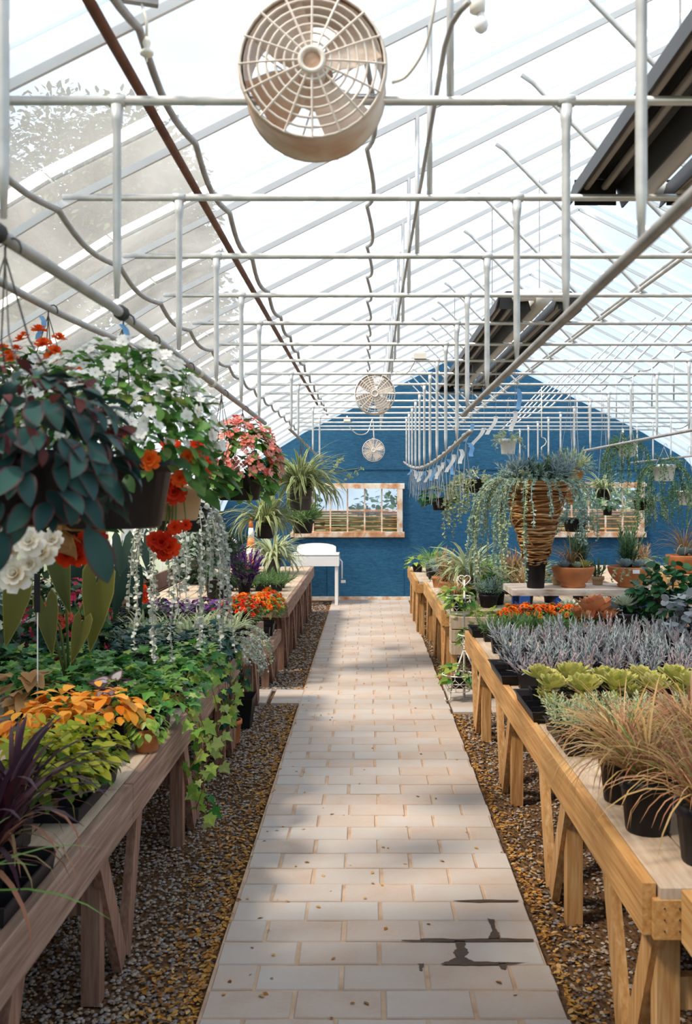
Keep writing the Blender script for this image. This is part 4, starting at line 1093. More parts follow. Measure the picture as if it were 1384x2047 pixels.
for k, (x, y) in enumerate(((-.97, 2.50), (-1.0, 2.72), (-1.03, 2.9))):
    t = potted('purple_fountain_grass', 'dark purple fountain grass arching over the bench edge', x, y, .045, .09, z=BZ + .006, square=True, group='purple fountain grasses')
    bladeparts(t, 'leaf', ('bladeA', 'bladeB', 'bladeA'), 'purplegrass', tuft(34, (0, 0, .08), .025, (.26, .44), (.05, .6), 1.5))
    bladeparts(t, 'leaf', ('bladeB', 'bladeC'), 'redgrass', tuft(12, (0, 0, .08), .02, (.2, .33), (.5, 1.2), 1.2))
t = potted('blade_grass', 'grass with a few long green blades reaching out over the aisle', -.98, 2.28, .05, .09, square=True)
for d, l, dr in (((.55, .02, .25), .42, .1), ((.5, .25, .5), .40, .1), ((.4, -.1, .6), .3, .1), ((.2, .3, .8), .3, .1)):
    part('leaf', tmesh('bladeA', 'greenblade'), t, basis(d, (0, 0, 1), l, (0, 0, .08), l * .8))
for k, (x, y) in enumerate(((-.99, 3.17), (-.98, 3.34), (-1.10, 3.25), (-1.10, 3.45), (-.98, 3.53))):
    t = potted('coleus', 'chartreuse yellow-green coleus in a black tray', x, y, .05, .09, z=BZ + .006, square=True, group='chartreuse coleus')
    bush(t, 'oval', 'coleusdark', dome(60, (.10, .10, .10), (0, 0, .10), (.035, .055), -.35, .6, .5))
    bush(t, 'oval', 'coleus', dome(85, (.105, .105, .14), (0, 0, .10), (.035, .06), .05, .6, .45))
for k, (x, y) in enumerate(((-1.30, 3.82), (-1.16, 3.92), (-1.26, 4.12), (-1.02, 4.02), (-1.12, 4.17))):
    t = potted('coleus', 'orange-leaved coleus behind the chartreuse coleus', x, y, .05, .09, z=BZ + .006, square=True, group='orange coleus')
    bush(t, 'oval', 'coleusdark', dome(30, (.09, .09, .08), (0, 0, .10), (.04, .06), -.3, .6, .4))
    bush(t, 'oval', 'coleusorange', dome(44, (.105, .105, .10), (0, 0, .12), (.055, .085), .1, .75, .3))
t = potted('silver_begonia', 'plant with silvery pink leaves and dark veins beside the orange coleus', -1.12, 4.42, .05, .09)
bush(t, 'heart', 'heuch', dome(30, (.08, .08, .10), (0, 0, .12), (.055, .085), -.2, .7, .4))
t = potted('lime_creeper', 'lime green creeper spilling from a terracotta pot at the bench edge', -.885, 4.0, .055, .07, 'terracotta')
bush(t, 'oval', 'ivylime', dome(70, (.075, .075, .07), (0, 0, .085), (.03, .05), -.4, .8, .4))
# ivy
ivyspots = [(-.93, 4.38), (-1.12, 4.66), (-.95, 4.85), (-1.40, 4.5), (-1.62, 4.75), (-1.32, 4.98), (-1.12, 5.22), (-1.55, 5.3), (-.95, 5.35), (-1.80, 5.15)]
for k, (x, y) in enumerate(ivyspots):
    t = potted('ivy_plant', 'bright green ivy in a black pot sprawling over the left bench', x, y, .06, .10, group='bright green ivies', square=True)
    bush(t, 'ivy', 'ivy', dome(95, (.17, .17, .12), (0, 0, .11), (.04, .075), -.2, .7, .45))
    bush(t, 'ivy', 'ivylime', dome(14, (.18, .18, .13), (0, 0, .11), (.04, .065), .2, .7, .4))
    if x > -1.0:
        for q in range(4 if k == 0 else 2):
            y0_ = R(-.15, .22); L_ = R(.25, .5)
            pts = [(0, y0_ * .3, .12), (.10, y0_ * .6, .15), (.17 + R(0, .03), y0_, .05)]
            pts += [(.19 + R(-.02, .05), y0_ + R(-.02, .02) * j, .05 - L_ * j / 4) for j in range(1, 5)]
            vine(t, pts, 'ivy', 'ivylime' if q < 3 else 'ivy', .055, .035)
for k, (x, y) in enumerate(((-1.0, 5.72), (-1.30, 5.75), (-1.6, 5.85), (-.98, 6.05), (-1.3, 6.1), (-1.9, 5.7), (-1.95, 6.1), (-1.65, 6.2))):
    t = potted('ivy_plant', 'dark green ivy massed behind the bright ivy', x, y, .06, .10, group='dark green ivies', square=True)
    bush(t, 'ivy', 'ivydark', dome(85, (.18, .18, .13), (0, 0, .11), (.045, .075), -.3, .7, .45))
    if x > -1.05:
        for q in range(4):
            y0_ = R(-.2, .2); L_ = R(.15, .38)
            vine(t, [(0, y0_ * .3, .12), (.12, y0_ * .6, .13), (.20, y0_, .03)] + [(.21 + R(-.01, .03), y0_ + R(-.02, .02) * j, .03 - L_ * j / 3) for j in range(1, 4)], 'ivy', 'ivydark' if q % 2 else 'ivy', .05, .04)
# pale variegated grasses
for k in range(22):
    x = -.96 - .21 * (k % 5) + R(-.03, .03); y = 6.42 + .22 * (k // 5) + R(-.03, .03)
    t = potted('variegated_grass', 'low pale variegated grass in a flat on the left bench', x, y, .05, .08, group='pale variegated grasses', square=True)
    bladeparts(t, 'leaf', ('wideA', 'wideB'), 'variegated', tuft(34, (0, 0, .07), .06, (.10, .20), (.1, 1.2)))
for k in range(4):
    t = potted('trailing_sedum', 'pale trailing sedum hanging over the bench edge beside the variegated grass', -.90, 6.28 + .3 * k, .045, .08, group='sedums at the left bench edge', square=True)
    for q in range(9): strand(t, (.03, R(-.1, .1), .08), (1, R(-.4, .4), .3), R(.16, .36), 'small', 'palesedum' if q % 2 else 'silver', .022, .01, drop=.3)
# elephant ears, begonia bush, alocasia behind
def ears(t, mat, key, items):
    for (q, d, n_, s) in items:
        q = Vector(q); MB().tube([(0, 0, .08), (q.x * .4, q.y * .4, q.z * .75), q], [.008, .006, .004], 6).build('leaf_stalk', M['stem'], t, True)
        part('leaf', tmesh(key, mat), t, basis(d, n_, s, q, s * .62))
x, y = -1.62, 4.62
t = potted('elephant_ear', 'elephant ear with long olive leaves edged in yellow hanging down', -1.42, 4.75, .09, .14)
o_ = t.location
ears(t, 'colocasia', 'arrow', [(P(195, 1150, 4.6) - o_, (-.05, -.1, -1), (.5, -.9, .1), .36), (P(120, 1105, 4.7) - o_, (.15, -.1, -1), (-.2, -.9, .1), .30), (P(35, 1165, 4.55) - o_, (-.1, -.2, -1), (.5, -.8, .2), .30),
                               (P(90, 1200, 4.6) - o_, (.2, -.2, -1), (.3, -.9, .1), .26), (P(165, 1240, 4.5) - o_, (-.2, -.2, -1), (.4, -.9, .1), .2)])
t = potted('elephant_ear', 'dark green elephant ear with upright leaves behind the crimson begonias', -1.75, 6.9, .10, .16)
o_ = t.location
ears(t, 'alocasia', 'arrow', [(P(245, 1080, 6.9) - o_, (.0, -.1, -1), (.4, -.9, .2), .36), (P(285, 1075, 6.9) - o_, (.25, -.1, -1), (.6, -.8, .2), .3), (P(215, 1120, 6.9) - o_, (-.3, -.2, -1), (-.5, -.8, .2), .32), (P(165, 1120, 6.7) - o_, (-.2, -.1, -1), (-.2, -.9, .1), .34), (P(265, 1140, 6.6) - o_, (.2, -.1, -1), (.2, -.9, .1), .3), (P(240, 1150, 6.4) - o_, (-.1, -.1, -1), (.4, -.9, .1), .28)])
t = potted('crimson_begonia', 'bushy begonia covered in crimson and coral flowers behind the elephant ear', -1.80, 5.95, .10, .15)
bush(t, 'heart', 'begleaf', dome(150, (.24, .2, .27), (0, 0, .25), (.05, .09), -.7, .7, .4))
blooms(t, 'pet4', 'mag_fl', faces_out(150, (.25, .21, .28), (0, 0, .25), (.014, .024), -.6, .5))
blooms(t, 'mari', 'coral_fl', [basis((1, 0, 0), (R(-.3, .3), -1, .3), R(.028, .036), P(x, y, 5.72) - t.location) for x, y in ((115, 1235), (130, 1245), (100, 1225), (138, 1232), (120, 1250), (95, 1210))])
t = potted('tan_begonia', 'begonia with broad tan leaves at the foot of the elephant ear', -1.50, 4.42, .07, .10)
bush(t, 'heart', 'tanleaf', dome(26, (.12, .1, .14), (0, 0, .12), (.08, .12), -.3, .7, .4))
for k, (x, y) in enumerate(((-2.05, 7.3), (-1.92, 7.7), (-2.1, 6.5), (-2.1, 5.3))):
    t = potted('leafy_bush', 'dark leafy bush in a pot at the back of the left bench', x, y, .09, .14, group='dark bushes on the left bench')
    bush(t, 'oval', 'darkbush', dome(150, (.2, .2, .24), (0, 0, .28), (.06, .11), -.9, .5, .6))
t = potted('fire_lily', 'plant with upright vermilion flowers among the dark bushes', -1.62, 7.25, .06, .10)
bush(t, 'oval6', 'darkbush', tuft(20, (0, 0, .1), .03, (.14, .22), (.1, .8)))
blooms(t, 'mari', 'red_fl', [basis((1, 0, 0), (R(-.4, .4), -1, .5), .028, P(x, y, 7.15) - t.location) for x, y in ((287, 1175), (283, 1190), (295, 1187), (290, 1200))])
# plant label stake
t = thing('plant_stake', 'dark plastic plant label on a white stake among the elephant ears', 'plant label', P(75, 1262, 4.35))
t.location.z = BZ
MB().tube([(0, 0, 0), (0, 0, 1.30 - BZ - .12)], .003, 5).build('stake', M['tagwhite'], t)
MB().box((0, -.004, 1.30 - BZ - .04), (.026, .004, .17), 0, .001).build('label_plate', M['blackpot'], t)
# second left bench: flowers
def flat(name, label, x, y, n, rad, leafm, flm, fkey='pans', fs=(.018, .026), group=None, h=.10, nf=22, lk='small', ls=(.03, .05), zc=.1):
    t = potted(name, label, x, y, .055, h, group=group, square=True)
    merged(t, 'foliage', lk, leafm, dome(n, (rad, rad, rad * .9), (0, 0, zc), ls, -.3, .6, .5))
    if flm: blooms(t, fkey, flm, faces_out(nf, (rad, rad, rad), (0, 0, zc), fs, .1, .5))
    return t
for k in range(8):
    flat('pansy', 'deep purple pansies behind the pale variegated grass', -1.12 - .17 * (k % 4), 7.5 + .26 * (k // 4), 80, .11, 'begleaf', 'purple_fl', group='purple pansies', nf=26)
for k in range(6):
    flat('zinnia', 'red and orange low flowers beside the purple pansies', -.92 - .14 * (k % 2), 7.42 + .21 * (k // 2), 80, .10, 'begleaf', ['red_fl', 'mari_fl'][k % 2], 'mari', group='red low flowers', nf=16)
for k, (x, y) in enumerate(((-.90, 8.66), (-.89, 8.90), (-.90, 9.14), (-1.1, 8.8))):
    t = flat('orange_daisy', 'orange-red daisies standing on the low step bench', x, y, 130, .14, 'impleaf', 'mari_fl', 'dahl', (.024, .034), 'orange daisies on the step bench', nf=36, zc=.24)
    t.location.z = .42
for k, (x, y) in enumerate(((-.80, 8.50),)):
    pass
for k in range(10):
    t = potted('thyme', 'low feathery green herb in a flat on the far left bench', -.95 - .17 * (k % 5), 10.5 + .35 * (k // 5), .06, .08, group='green herbs', square=True)
    merged(t, 'foliage', 'sprig_fine', 'groundcover', tuft(45, (0, 0, .06), .09, (.08, .16), (.1, 1.2)))
t = potted('oleander', 'tall dark narrow-leaved bush with pale tips on the far left bench', -1.46, 9.75, .13, .2)
merged(t, 'foliage', ['sprig', 'sprig_fine'], 'darkbush', [basis(d_, rdir(), R(.14, .22), d_ * 0 + Vector((d_.x * .16, d_.y * .16, .36 + d_.z * .2))) for d_ in [(rdir() + Vector((0, 0, .4))).normalized() for _ in range(130)]])
blooms(t, 'pet4', 'white_fl', faces_out(14, (.27, .27, .4), (0, 0, .36), (.012, .018), .1, .4))
t = potted('purple_salvia', 'purple spiked salvia beside the dark oleander', -1.24, 10.05, .07, .12)
merged(t, 'flower_spikes', 'sprig', 'purple_fl', tuft(30, (0, 0, .1), .07, (.2, .36), (.0, .45)))
t = potted('leafy_bush', 'dark bush at the left end of the far bench beside the white pipe', -1.95, 11.3, .12, .18)
bush(t, 'oval', 'darkbush', dome(120, (.25, .25, .3), (0, 0, .34), (.08, .13), -.9, .5, .6))
# crate of pots hanging at the front end of the far left bench
t = thing('pot_crate', 'black plastic crate tucked under the left bench beside a leg', 'crate', (-.96, 7.25, 0))
sqpot(t, .28, .22); MB().box((0, 0, .12), (.22, .22, .012)).build('soil', M['soil'], t)
t = potted('red_pot', 'small dark red pot under the left bench beside the ivy', -.93, 6.75, .08, .16, 'terracotta', z=0.0)
bush(t, 'oval', 'darkbush', dome(18, (.06, .06, .06), (0, 0, .16), (.04, .06), 0, .6, .4))

# ---- right bench: grasses, succulents
for k, (x, y, rt, h, label) in enumerate(((.862, 3.06, .083, .165, 'bronze sedge in a round black pot standing at the bench edge'), (.955, 2.80, .085, .165, 'bronze sedge with russet tips in the black pot next to the bench end'), (.86, 3.36, .075, .15, 'bronze sedge in a black pot tucked behind the round edge pot'), (1.12, 3.18, .085, .165, 'bronze sedge in the second row on the succulent bench'), (1.15, 3.55, .08, .16, 'russet sedge behind the bronze sedges'))):
    t = potted('bronze_sedge', label, x, y, rt, h)
    mats = ('bronzegrass', 'redgrass') if k in (1, 4) else ('bronzegrass', 'bronzegrass')
    bladeparts(t, 'leaf', ('bladeB', 'bladeC', 'bladeA'), mats[0], tuft(135, (0, 0, h - .02), .045, (.22, .40), (.05, .85), .55))
    bladeparts(t, 'leaf', ('bladeA', 'bladeB'), mats[1], tuft(70, (0, 0, h - .02), .045, (.22, .36), (.0, .45), .4))
    bladeparts(t, 'leaf', ('bladeA',), 'greenblade', tuft(14, (0, 0, h - .02), .04, (.2, .32), (.1, .7), .5))
for k in range(9):
    x, y = 1.45 + .33 * (k % 3), 2.95 + .42 * (k // 3) + .1 * (k % 2)
    t = potted('bronze_sedge', 'bronze sedge standing toward the back of the succulent bench', x, y, .08, .16, group='sedges at the back of the succulent bench')
    bladeparts(t, 'leaf', ('bladeB', 'bladeC', 'bladeA'), 'bronzegrass' if k % 3 else 'redgrass', tuft(110, (0, 0, .14), .045, (.2, .36), (.05, .9), .6))
for k, (x, y) in enumerate(((.93, 4.14), (1.25, 4.14))):
    tray('black plant tray with pale sedums behind the bronze sedges', x, y, .30, .48, group='trays of pale sedum')
for k in range(10):
    x, y = .84 + .13 * (k % 5), 4.05 + .2 * (k // 5)
    t = potted('sedum', 'pale green sedum in a small black pot', x, y, .042, .075, z=BZ + .006, group='pale sedums', square=True)
    merged(t, 'foliage', 'sprig_flat', 'palesedum', tuft(34, (0, 0, .07), .05, (.07, .11), (.0, .9)))
for k in range(3): tray('black tray under the lime aeoniums', .93 + .42 * k, 4.72, .38, .52, group='aeonium trays')
for k in range(14):
    x, y = .845 + .165 * (k % 7) + R(-.02, .02), 4.60 + .26 * (k // 7) + R(-.03, .03)
    t = potted('aeonium', 'lime yellow rosette succulent in a black pot', x, y, .05, .085, z=BZ + .006, group='lime rosettes', square=True)
    s = R(.095, .12)
    leaves(t, 'leaf', 'rosette', 'aeonium', rosette(46, (0, 0, .10 + R(0, .03)), s, 1.5))
    MB().tube([(0, 0, .07), (0, 0, .11)], .014, 7).build('stem', M['stem'], t)
    leaves(t, 'leaf', 'rosette', 'aeonium', rosette(24, (R(-.05, .05), -.06, .07), s * .62, 1.7))
    leaves(t, 'leaf', 'rosette', 'aeonium', rosette(20, (R(-.06, .06), .05, .07), s * .55, 1.7))
for k in range(3): tray('black tray under the felted grey plants', .93 + .5 * k, 5.6, .42, .52, group='grey plant trays')
n = 0
for j in range(6):
    for i in range(10):
        x, y = .85 + .155 * i + R(-.02, .02), 5.28 + .29 * j + R(-.03, .03)
        if j == 5 and i < 3: continue
        mauve = (j == 0 and i < 4) or (i + j) % 5 == 0
        t = potted('felted_senecio', 'upright mauve-grey felted plant in a black pot' if mauve else 'silvery grey upright felted plant in a black pot', x, y, .05, .085, group='mauve-grey felted plants' if mauve else 'silver-grey felted plants', square=True)
        bladeparts(t, 'sprig', ('sprig', 'sprig_up'), 'mauve' if mauve else 'senecio', tuft(14, (0, 0, .07), .045, (.08, .145), (.0, .7)))
for k in range(5):
    t = potted('green_sedum', 'fine green sedum in a flat at the far end of the succulent bench', .86 + .16 * k, 6.95, .05, .08, group='fine green sedums', square=True)
    merged(t, 'foliage', 'sprig_fine', 'groundcover', tuft(34, (0, 0, .06), .06, (.08, .15), (.1, 1.0)))
tray('empty black tray at the far corner of the succulent bench', .86, 7.25, .22, .3)
for k in range(6):
    flat('marigold', 'orange marigolds crowded at the far end of the succulent bench', 1.04 + .11 * k, 7.22 + .05 * (k % 2), 60, .085, 'impleaf', 'mari_fl', 'mari', (.020, .028), 'orange marigolds', nf=26, zc=.13)
def rosplant(name, label, x, y, mat, r, rt=.08, h=.12, n=34, z=BZ, key='rosette', extra=0, potm='blackpot', zz=.03):
    t = potted(name, label, x, y, rt, h, potm, z=z)
    leaves(t, 'leaf', key, mat, rosette(n, (0, 0, h + zz), r))
    for q in range(extra):
        a = 2 * PI * q / extra + .4; leaves(t, 'leaf', key, mat, rosette(n // 2, (r * .6 * math.cos(a), r * .6 * math.sin(a), h + zz * .5), r * .6))
    return t
rosplant('copper_succulent', 'copper-red broad-leaved succulent in a terracotta pot by the blue table leg', 1.60, 7.0, 'copper', .18, .10, .12, 34, extra=5, potm='terracotta', zz=.06)
rosplant('pale_succulent', 'pale green pointed rosette in a black pot in front of the blue table', 1.83, 7.05, 'echeveria', .14, .10, .19, 60, key='rosette_thin')
rosplant('blue_succulent', 'blue-grey pointed rosette behind the pale green rosette', 1.80, 7.33, 'echblue', .15, .08, .13, 40, key='rosette_thin')
rosplant('green_succulent', 'sage green rosette cluster under the edge of the blue table', 1.50, 7.32, 'echeveria', .13, .09, .13, 40, key='rosette_thin', extra=3)
rosplant('dark_succulent', 'near-black purple rosette standing by the jade bush', 1.99, 7.28, 'darkpurple', .13, .08, .18, 40, key='rosette_thin')
rosplant('dark_succulent', 'near-black purple rosette by the blue table leg', 1.33, 7.32, 'darkpurple', .10, .07, .12, 34, key='rosette_thin')
for k, (x, y, s) in enumerate(((2.12, 7.0, 1.0), (2.0, 7.1, .65))):
    t = potted('jade_bush', 'tall dark green jade bush in a pot on the succulent bench' if k == 0 else 'short dark green jade plant beside the tall jade bush', x, y, .09, .14)
    for q in range(8):
        a = R(0, 6.3); top = Vector((math.cos(a) * .12, math.sin(a) * .1, R(.2, .42) * s + .05)); MB().tube([(0, 0, .1), top * .6, top], .007, 5).build('stem', M['bark'], t)
    bush(t, 'round', 'jade', dome(int(190 * s), (.18, .15, .22 * s), (0, 0, .14 + .2 * s), (.05, .08), -.9, .45, .7, (.55, 1.05)))
for k, (x, y) in enumerate(((2.25, 6.75), (2.1, 6.65), (2.3, 6.35), (2.38, 7.1))):
    t = potted('silver_plectranthus', 'large silver-leaved plant beside the jade bush', x, y, .08, .12, group='large silver-leaved plants')
    bush(t, 'round', 'senecio', dome(70, (.13, .13, .16), (0, 0, .2), (.05, .075), -.6, .5, .5))

# ---- blue table: wicker cone and terracotta bowls
TZ2 = TT
p = (G(1055, 1166, TZ2).x, 7.86, TZ2)
t = thing('wicker_cone', 'tall woven wicker cone of trailing succulents set in a black pot', 'planter', p)
pot(t, .085, .068, .215, 'blackpot', name='base_pot')
cz0, cz1, cr0, cr1 = .19, .85, .085, .265
MB().lathe([(cr0 - .012, cz0), (cr1 - .012, cz1), (cr1 - .03, cz1), (cr1 - .05, cz1 - .08)], 30, cap1=True).build('liner', M['wicker'], t, True)
for k in range(44):
    u = (k + .5) / 44; z = lerp(cz0, cz1, u); r_ = lerp(cr0, cr1, u) - .004; ph = R(0, 6.3); tl_ = R(-.018, .018)
    pts = [((r_ + .006 * math.sin(9 * a + ph * 3)) * math.cos(a), (r_ + .006 * math.sin(9 * a + ph * 3)) * math.sin(a), z + tl_ * math.sin(a + ph) + .004 * math.sin(5 * a + ph)) for a in np.linspace(0, 2 * PI, 33)[:-1]]
    MB().tube(pts, R(.006, .011), 5, closed=True).build('twig', M['wicker'], t, True)
for k in range(34):
    a = R(0, 2 * PI); u = R(.05, .85); a2 = a + R(-.9, .9); u2 = min(1, u + R(.05, .2)); q = []
    for j in range(6):
        v_ = j / 5; uu = lerp(u, u2, v_); aa = lerp(a, a2, v_); r_ = lerp(cr0, cr1, uu) + .007; q.append((r_ * math.cos(aa), r_ * math.sin(aa), lerp(cz0, cz1, uu)))
    MB().tube(q, R(.004, .008), 5).build('twig', M['wicker'], t, True)
top = Vector((0, 0, cz1))
leaves(t, 'leaf', 'rosette', 'echblue', rosette(30, top + Vector((-.15, -.08, .03)), .16, 1.2) + rosette(26, top + Vector((.18, -.02, .03)), .14, 1.2))
leaves(t, 'leaf', 'rosette_thin', 'bluegreen', rosette(40, top + Vector((.0, -.05, .04)), .13) + rosette(30, top + Vector((.09, -.12, .02)), .1))
merged(t, 'foliage', 'sprig_flat', 'palesedum', dome(120, (.28, .26, .05), top, (.06, .1), .0, .5, .5) )
merged(t, 'foliage', 'sprig_flat', 'bluegreen', tuft(80, top, .22, (.10, .17), (.2, 1.3)))
for dx, dy in ((-.17, -.1), (.19, -.06), (.12, -.14)):
    merged(t, 'spiky_shoots', 'sprig_fine', 'echblue', tuft(16, top + Vector((dx, dy, 0)), .05, (.14, .23), (.05, .8)))
merged(t, 'foliage', 'sprig_flat', 'trailgreen', tuft(34, top + Vector((.02, -.1, .02)), .1, (.10, .16), (.0, .9)))
for k in range(60):
    a = R(0, 2 * PI)
    if math.cos(a) > -.3 and random.random() < .55: a = PI + R(-1.0, .9)
    L_ = R(.45, 1.0) if math.cos(a) < -.2 else R(.15, .55)
    if .4 < math.cos(a) and random.random() < .5: L_ = R(.4, .8)
    strand(t, (cr1 * math.cos(a) * .97, cr1 * math.sin(a) * .97, cz1 + .005), (math.cos(a), math.sin(a), .5), L_, 'small', 'bluegreen' if k % 4 else 'palesedum', .026, .008, drop=.28, r=.003)
def bowl(label, x, y, rt, h, z, kinds, seed):
    t = thing('terracotta_bowl', label, 'planter', (x, y, z))
    prof_ = [(rt * .55, 0), (rt * .60, .015), (rt * .55, .03), (rt * .78, h * .4), (rt * .95, h * .72), (rt, h * .92), (rt * .99, h), (rt * .93, h), (rt * .9, h * .85), (rt * .5, h * .7)]
    MB().lathe(prof_, 30, cap1=True).build('bowl', M['terracotta'], t, True)
    MB().lathe([(rt * .92, h * .9), (rt * .4, h * .95)], 24).build('soil', M['soil'], t)
    for (nm, dx, dy, r_) in kinds:
        c = (dx * rt, dy * rt, h * .95)
        if nm == 'blue': leaves(t, 'leaf', 'rosette', 'echblue', rosette(26, c, r_))
        elif nm == 'green': leaves(t, 'leaf', 'rosette', 'echeveria', rosette(26, c, r_))
        elif nm == 'lime': leaves(t, 'leaf', 'rosette_thin', 'aeonium', rosette(30, c, r_))
        elif nm == 'grass': bladeparts(t, 'leaf', ('bladeA', 'bladeB'), 'bronzegrass', tuft(60, c, .03, (r_ * .7, r_ * 1.2), (.0, .7), .5))
        elif nm == 'reed': merged(t, 'stems', 'sprig_fine', 'trailgreen', tuft(26, c, .04, (r_ * .6, r_ * 1.0), (.0, .4)))
        elif nm == 'trail':
            for q in range(6):
                a = R(-2.6, -.5); strand(t, (rt * .95 * math.cos(a), rt * .95 * math.sin(a), h), (math.cos(a), math.sin(a), .3), r_ * R(.5, 1), 'small', 'palesedum', .025, .01, drop=.35)
    return t
bowl('terracotta bowl with tall wispy grass beside the wicker cone', G(1130, 1166, TZ2).x, 7.93, .17, .165, TZ2, [('grass', -.1, .1, .34), ('lime', .4, -.4, .10), ('blue', -.5, -.45, .08), ('green', .1, -.6, .07), ('reed', .35, .3, .28)], 1)
b2 = bowl('terracotta bowl with a white price sticker and blue rosettes', G(1240, 1165, TZ2).x, 7.95, .187, .165, TZ2, [('reed', -.1, .3, .32), ('blue', -.35, -.4, .10), ('blue', .2, -.5, .09), ('green', .55, -.1, .09), ('trail', 0, 0, .2), ('grass', .4, .4, .22)], 2)
MB().box((-.01, -.185, .135), (.055, .003, .03), .0).build('price_sticker', M['tagwhite'], b2)
bowl('terracotta bowl with rosettes and reeds on the bench behind the blue table', 2.98, 9.3, .185, .165, BZ + .29, [('grass', 0, .2, .4), ('blue', -.3, -.4, .12), ('blue', .3, -.4, .1), ('green', .6, 0, .1)], 3)
t = thing('riser_box', 'wooden box raising the terracotta bowl behind the blue table', 'box', (2.98, 9.3, BZ))
for k in range(3): MB().box((0, 0, .05 + .095 * k), (.5, .5, .09), 0, .004).build('slat', M['wood_leg'], t)
for k, (px, py, s) in enumerate(((1185, 1165, .9), (1295, 1165, .8), (1105, 1164, .5))):
    q = G(px, py, TZ2); t = thing('small_cactus', 'small spiky succulent in a pot between the terracotta bowls', 'potted plant', (q.x, 8.12, TZ2), 'small succulents between the bowls')
    pot(t, .05, .04, .07, 'tanpot'); merged(t, 'leaves', 'sprig_up', 'trailgreen', tuft(18, (0, 0, .06), .03, (.08 * s, .16 * s), (0, .6)))

# ---- right hanging plants
def trail(label, base, rt, h, mat, n, L, leafm, top, ls=.02, group=None, wire='wire', bushm=None, rows_=1):
    t = basket('trailing_plant', label, base, rt, rt * .78, h, mat, top, group, wire=wire)
    merged(t, 'foliage', 'sprig_flat', bushm or leafm, dome(60, (rt * 1.1, rt * 1.1, rt * .5), (0, 0, h), (.05, .09), -.2, .5, .6))
    for k in range(n):
        a = R(0, 2 * PI); strand(t, (rt * math.cos(a), rt * math.sin(a), h), (math.cos(a), math.sin(a), .3), R(*L), 'small', leafm, ls, .010, drop=.4)
    return t
trail('small white hanging pot with airy grey stems above the wicker cone', P(1016, 908, 9.9), .085, .15, 'whitepot', 4, (.1, .2), 'silver', TZ, bushm='palesedum')
trail('white hanging pot trailing long thin green strands', P(1254, 913, 9.4), .095, .135, 'whitepot', 46, (.25, .55), 'trailgreen', TZ)
trail('white hanging pot with a dark curtain of strands reaching the terracotta bowls', P(1328, 962, 9.0), .105, .15, 'whitepot', 46, (.3, .68), 'trailgreen', H + .44)
trail('black hanging pot with a wide skirt of grey-green stems', P(1288, 1020, 9.9), .11, .12, 'blackpot', 26, (.15, .3), 'palesedum', H + .44, bushm='bluegreen')
trail('black hanging pot of silvery foliage above the tall grass bowl', P(1150, 1063, 9.4), .115, .13, 'blackpot', 14, (.1, .22), 'bluegreen', TZ, bushm='bluegreen')
trail('pale trailing sedum hanging left of the wicker cone', P(945, 985, 8.6), .11, .12, 'blackpot', 44, (.2, .6), 'palesedum', BAR_R2(8.6), .028, bushm='palesedum')
trail('white pot of trailing stems hanging by the right film wall', P(1376, 1010, 9.6), .11, .14, 'whitepot', 30, (.2, .4), 'trailgreen', H + .44)
p = P(1207, 1000, 10.0); t = basket('spider_plant', 'variegated spider plant hanging in front of the right window', p, .08, .065, .11, 'blackpot', TZ, wire='wire')
spider(t, (0, 0, .1), 70, (.2, .36), 'variegated', fat=1.5)
p = P(1215, 1030, 9.6); t = basket('spider_plant', 'small green plant in a slim dark pot hanging below the variegated spider plant', p, .05, .04, .09, 'blackpot', TZ, wire='wire')
bush(t, 'oval', 'trailgreen', dome(40, (.09, .09, .08), (0, 0, .1), (.04, .07), -.4, .6, .5))
p = P(882, 1020, 9.0); t = basket('dark_leaf_basket', 'dark round-leaved plant hanging from the sagging bar', p, .09, .072, .115, 'blackpot', BAR_R2(9.0), wire='wire')
bush(t, 'round', 'jade', dome(90, (.15, .14, .11), (-.02, 0, .12), (.05, .08), -.6, .7, .4))
p = P(1140, 1008, 9.2); t = thing('wicker_cone', 'small hanging wicker cone topped with grey-green foliage', 'hanging plant', p)
for k in range(20):
    u = (k + .5) / 20; r_ = lerp(.02, .125, u); z = .31 * u
    MB().tube([(r_ * math.cos(a), r_ * math.sin(a), z + .005 * math.sin(3 * a + k)) for a in np.linspace(0, 2 * PI, 21)[:-1]], .011, 5, closed=True).build('twig', M['wicker'], t, True)
hanger(t, .12, .3, TZ - p.z - .03, 3, 'wire')
merged(t, 'foliage', 'sprig_flat', 'bluegreen', dome(90, (.17, .15, .12), (.02, 0, .34), (.06, .1), -.2, .5, .6)); merged(t, 'foliage', 'sprig_up', 'palesedum', tuft(30, (0, 0, .32), .1, (.12, .2), (.1, 1.0)))
# empty wire hangers with tags on the sagging bar
for k in range(16):
    y = 5.2 + .44 * k + R(-.05, .05); zt = BAR_R2(y) - .013
    t = thing('wire_hanger', 'empty wire plant hanger with a plastic tag on the sagging bar', 'hanger', (.51, y, zt), 'empty wire hangers')
    MB().tube([(0, 0, .014 * 0 + -.0), (.012, 0, .012), (0, 0, .03), (-.014, 0, .012)] if False else [(-.0155, 0, .005), (-.012, 0, .024), (0, 0, .031), (.013, 0, .022), (.0155, 0, .005), (.006, 0, -.02)], .002, 5).build('hook', M['wire_white'], t, True)
    for q in range(3):
        a = 2 * PI * q / 3 + k; MB().tube([(.006, 0, -.02), (.006 + .035 * math.cos(a), .035 * math.sin(a), -.30 + R(-.04, .04))], .0016, 4).build('wire', M['wire'], t)
    tagstrip(t, (.02, -.02, -.02), R(.06, .11), .024, ['tagblue', 'tagwhite', 'tagwhite'][k % 3], (R(-.05, .05), 0))
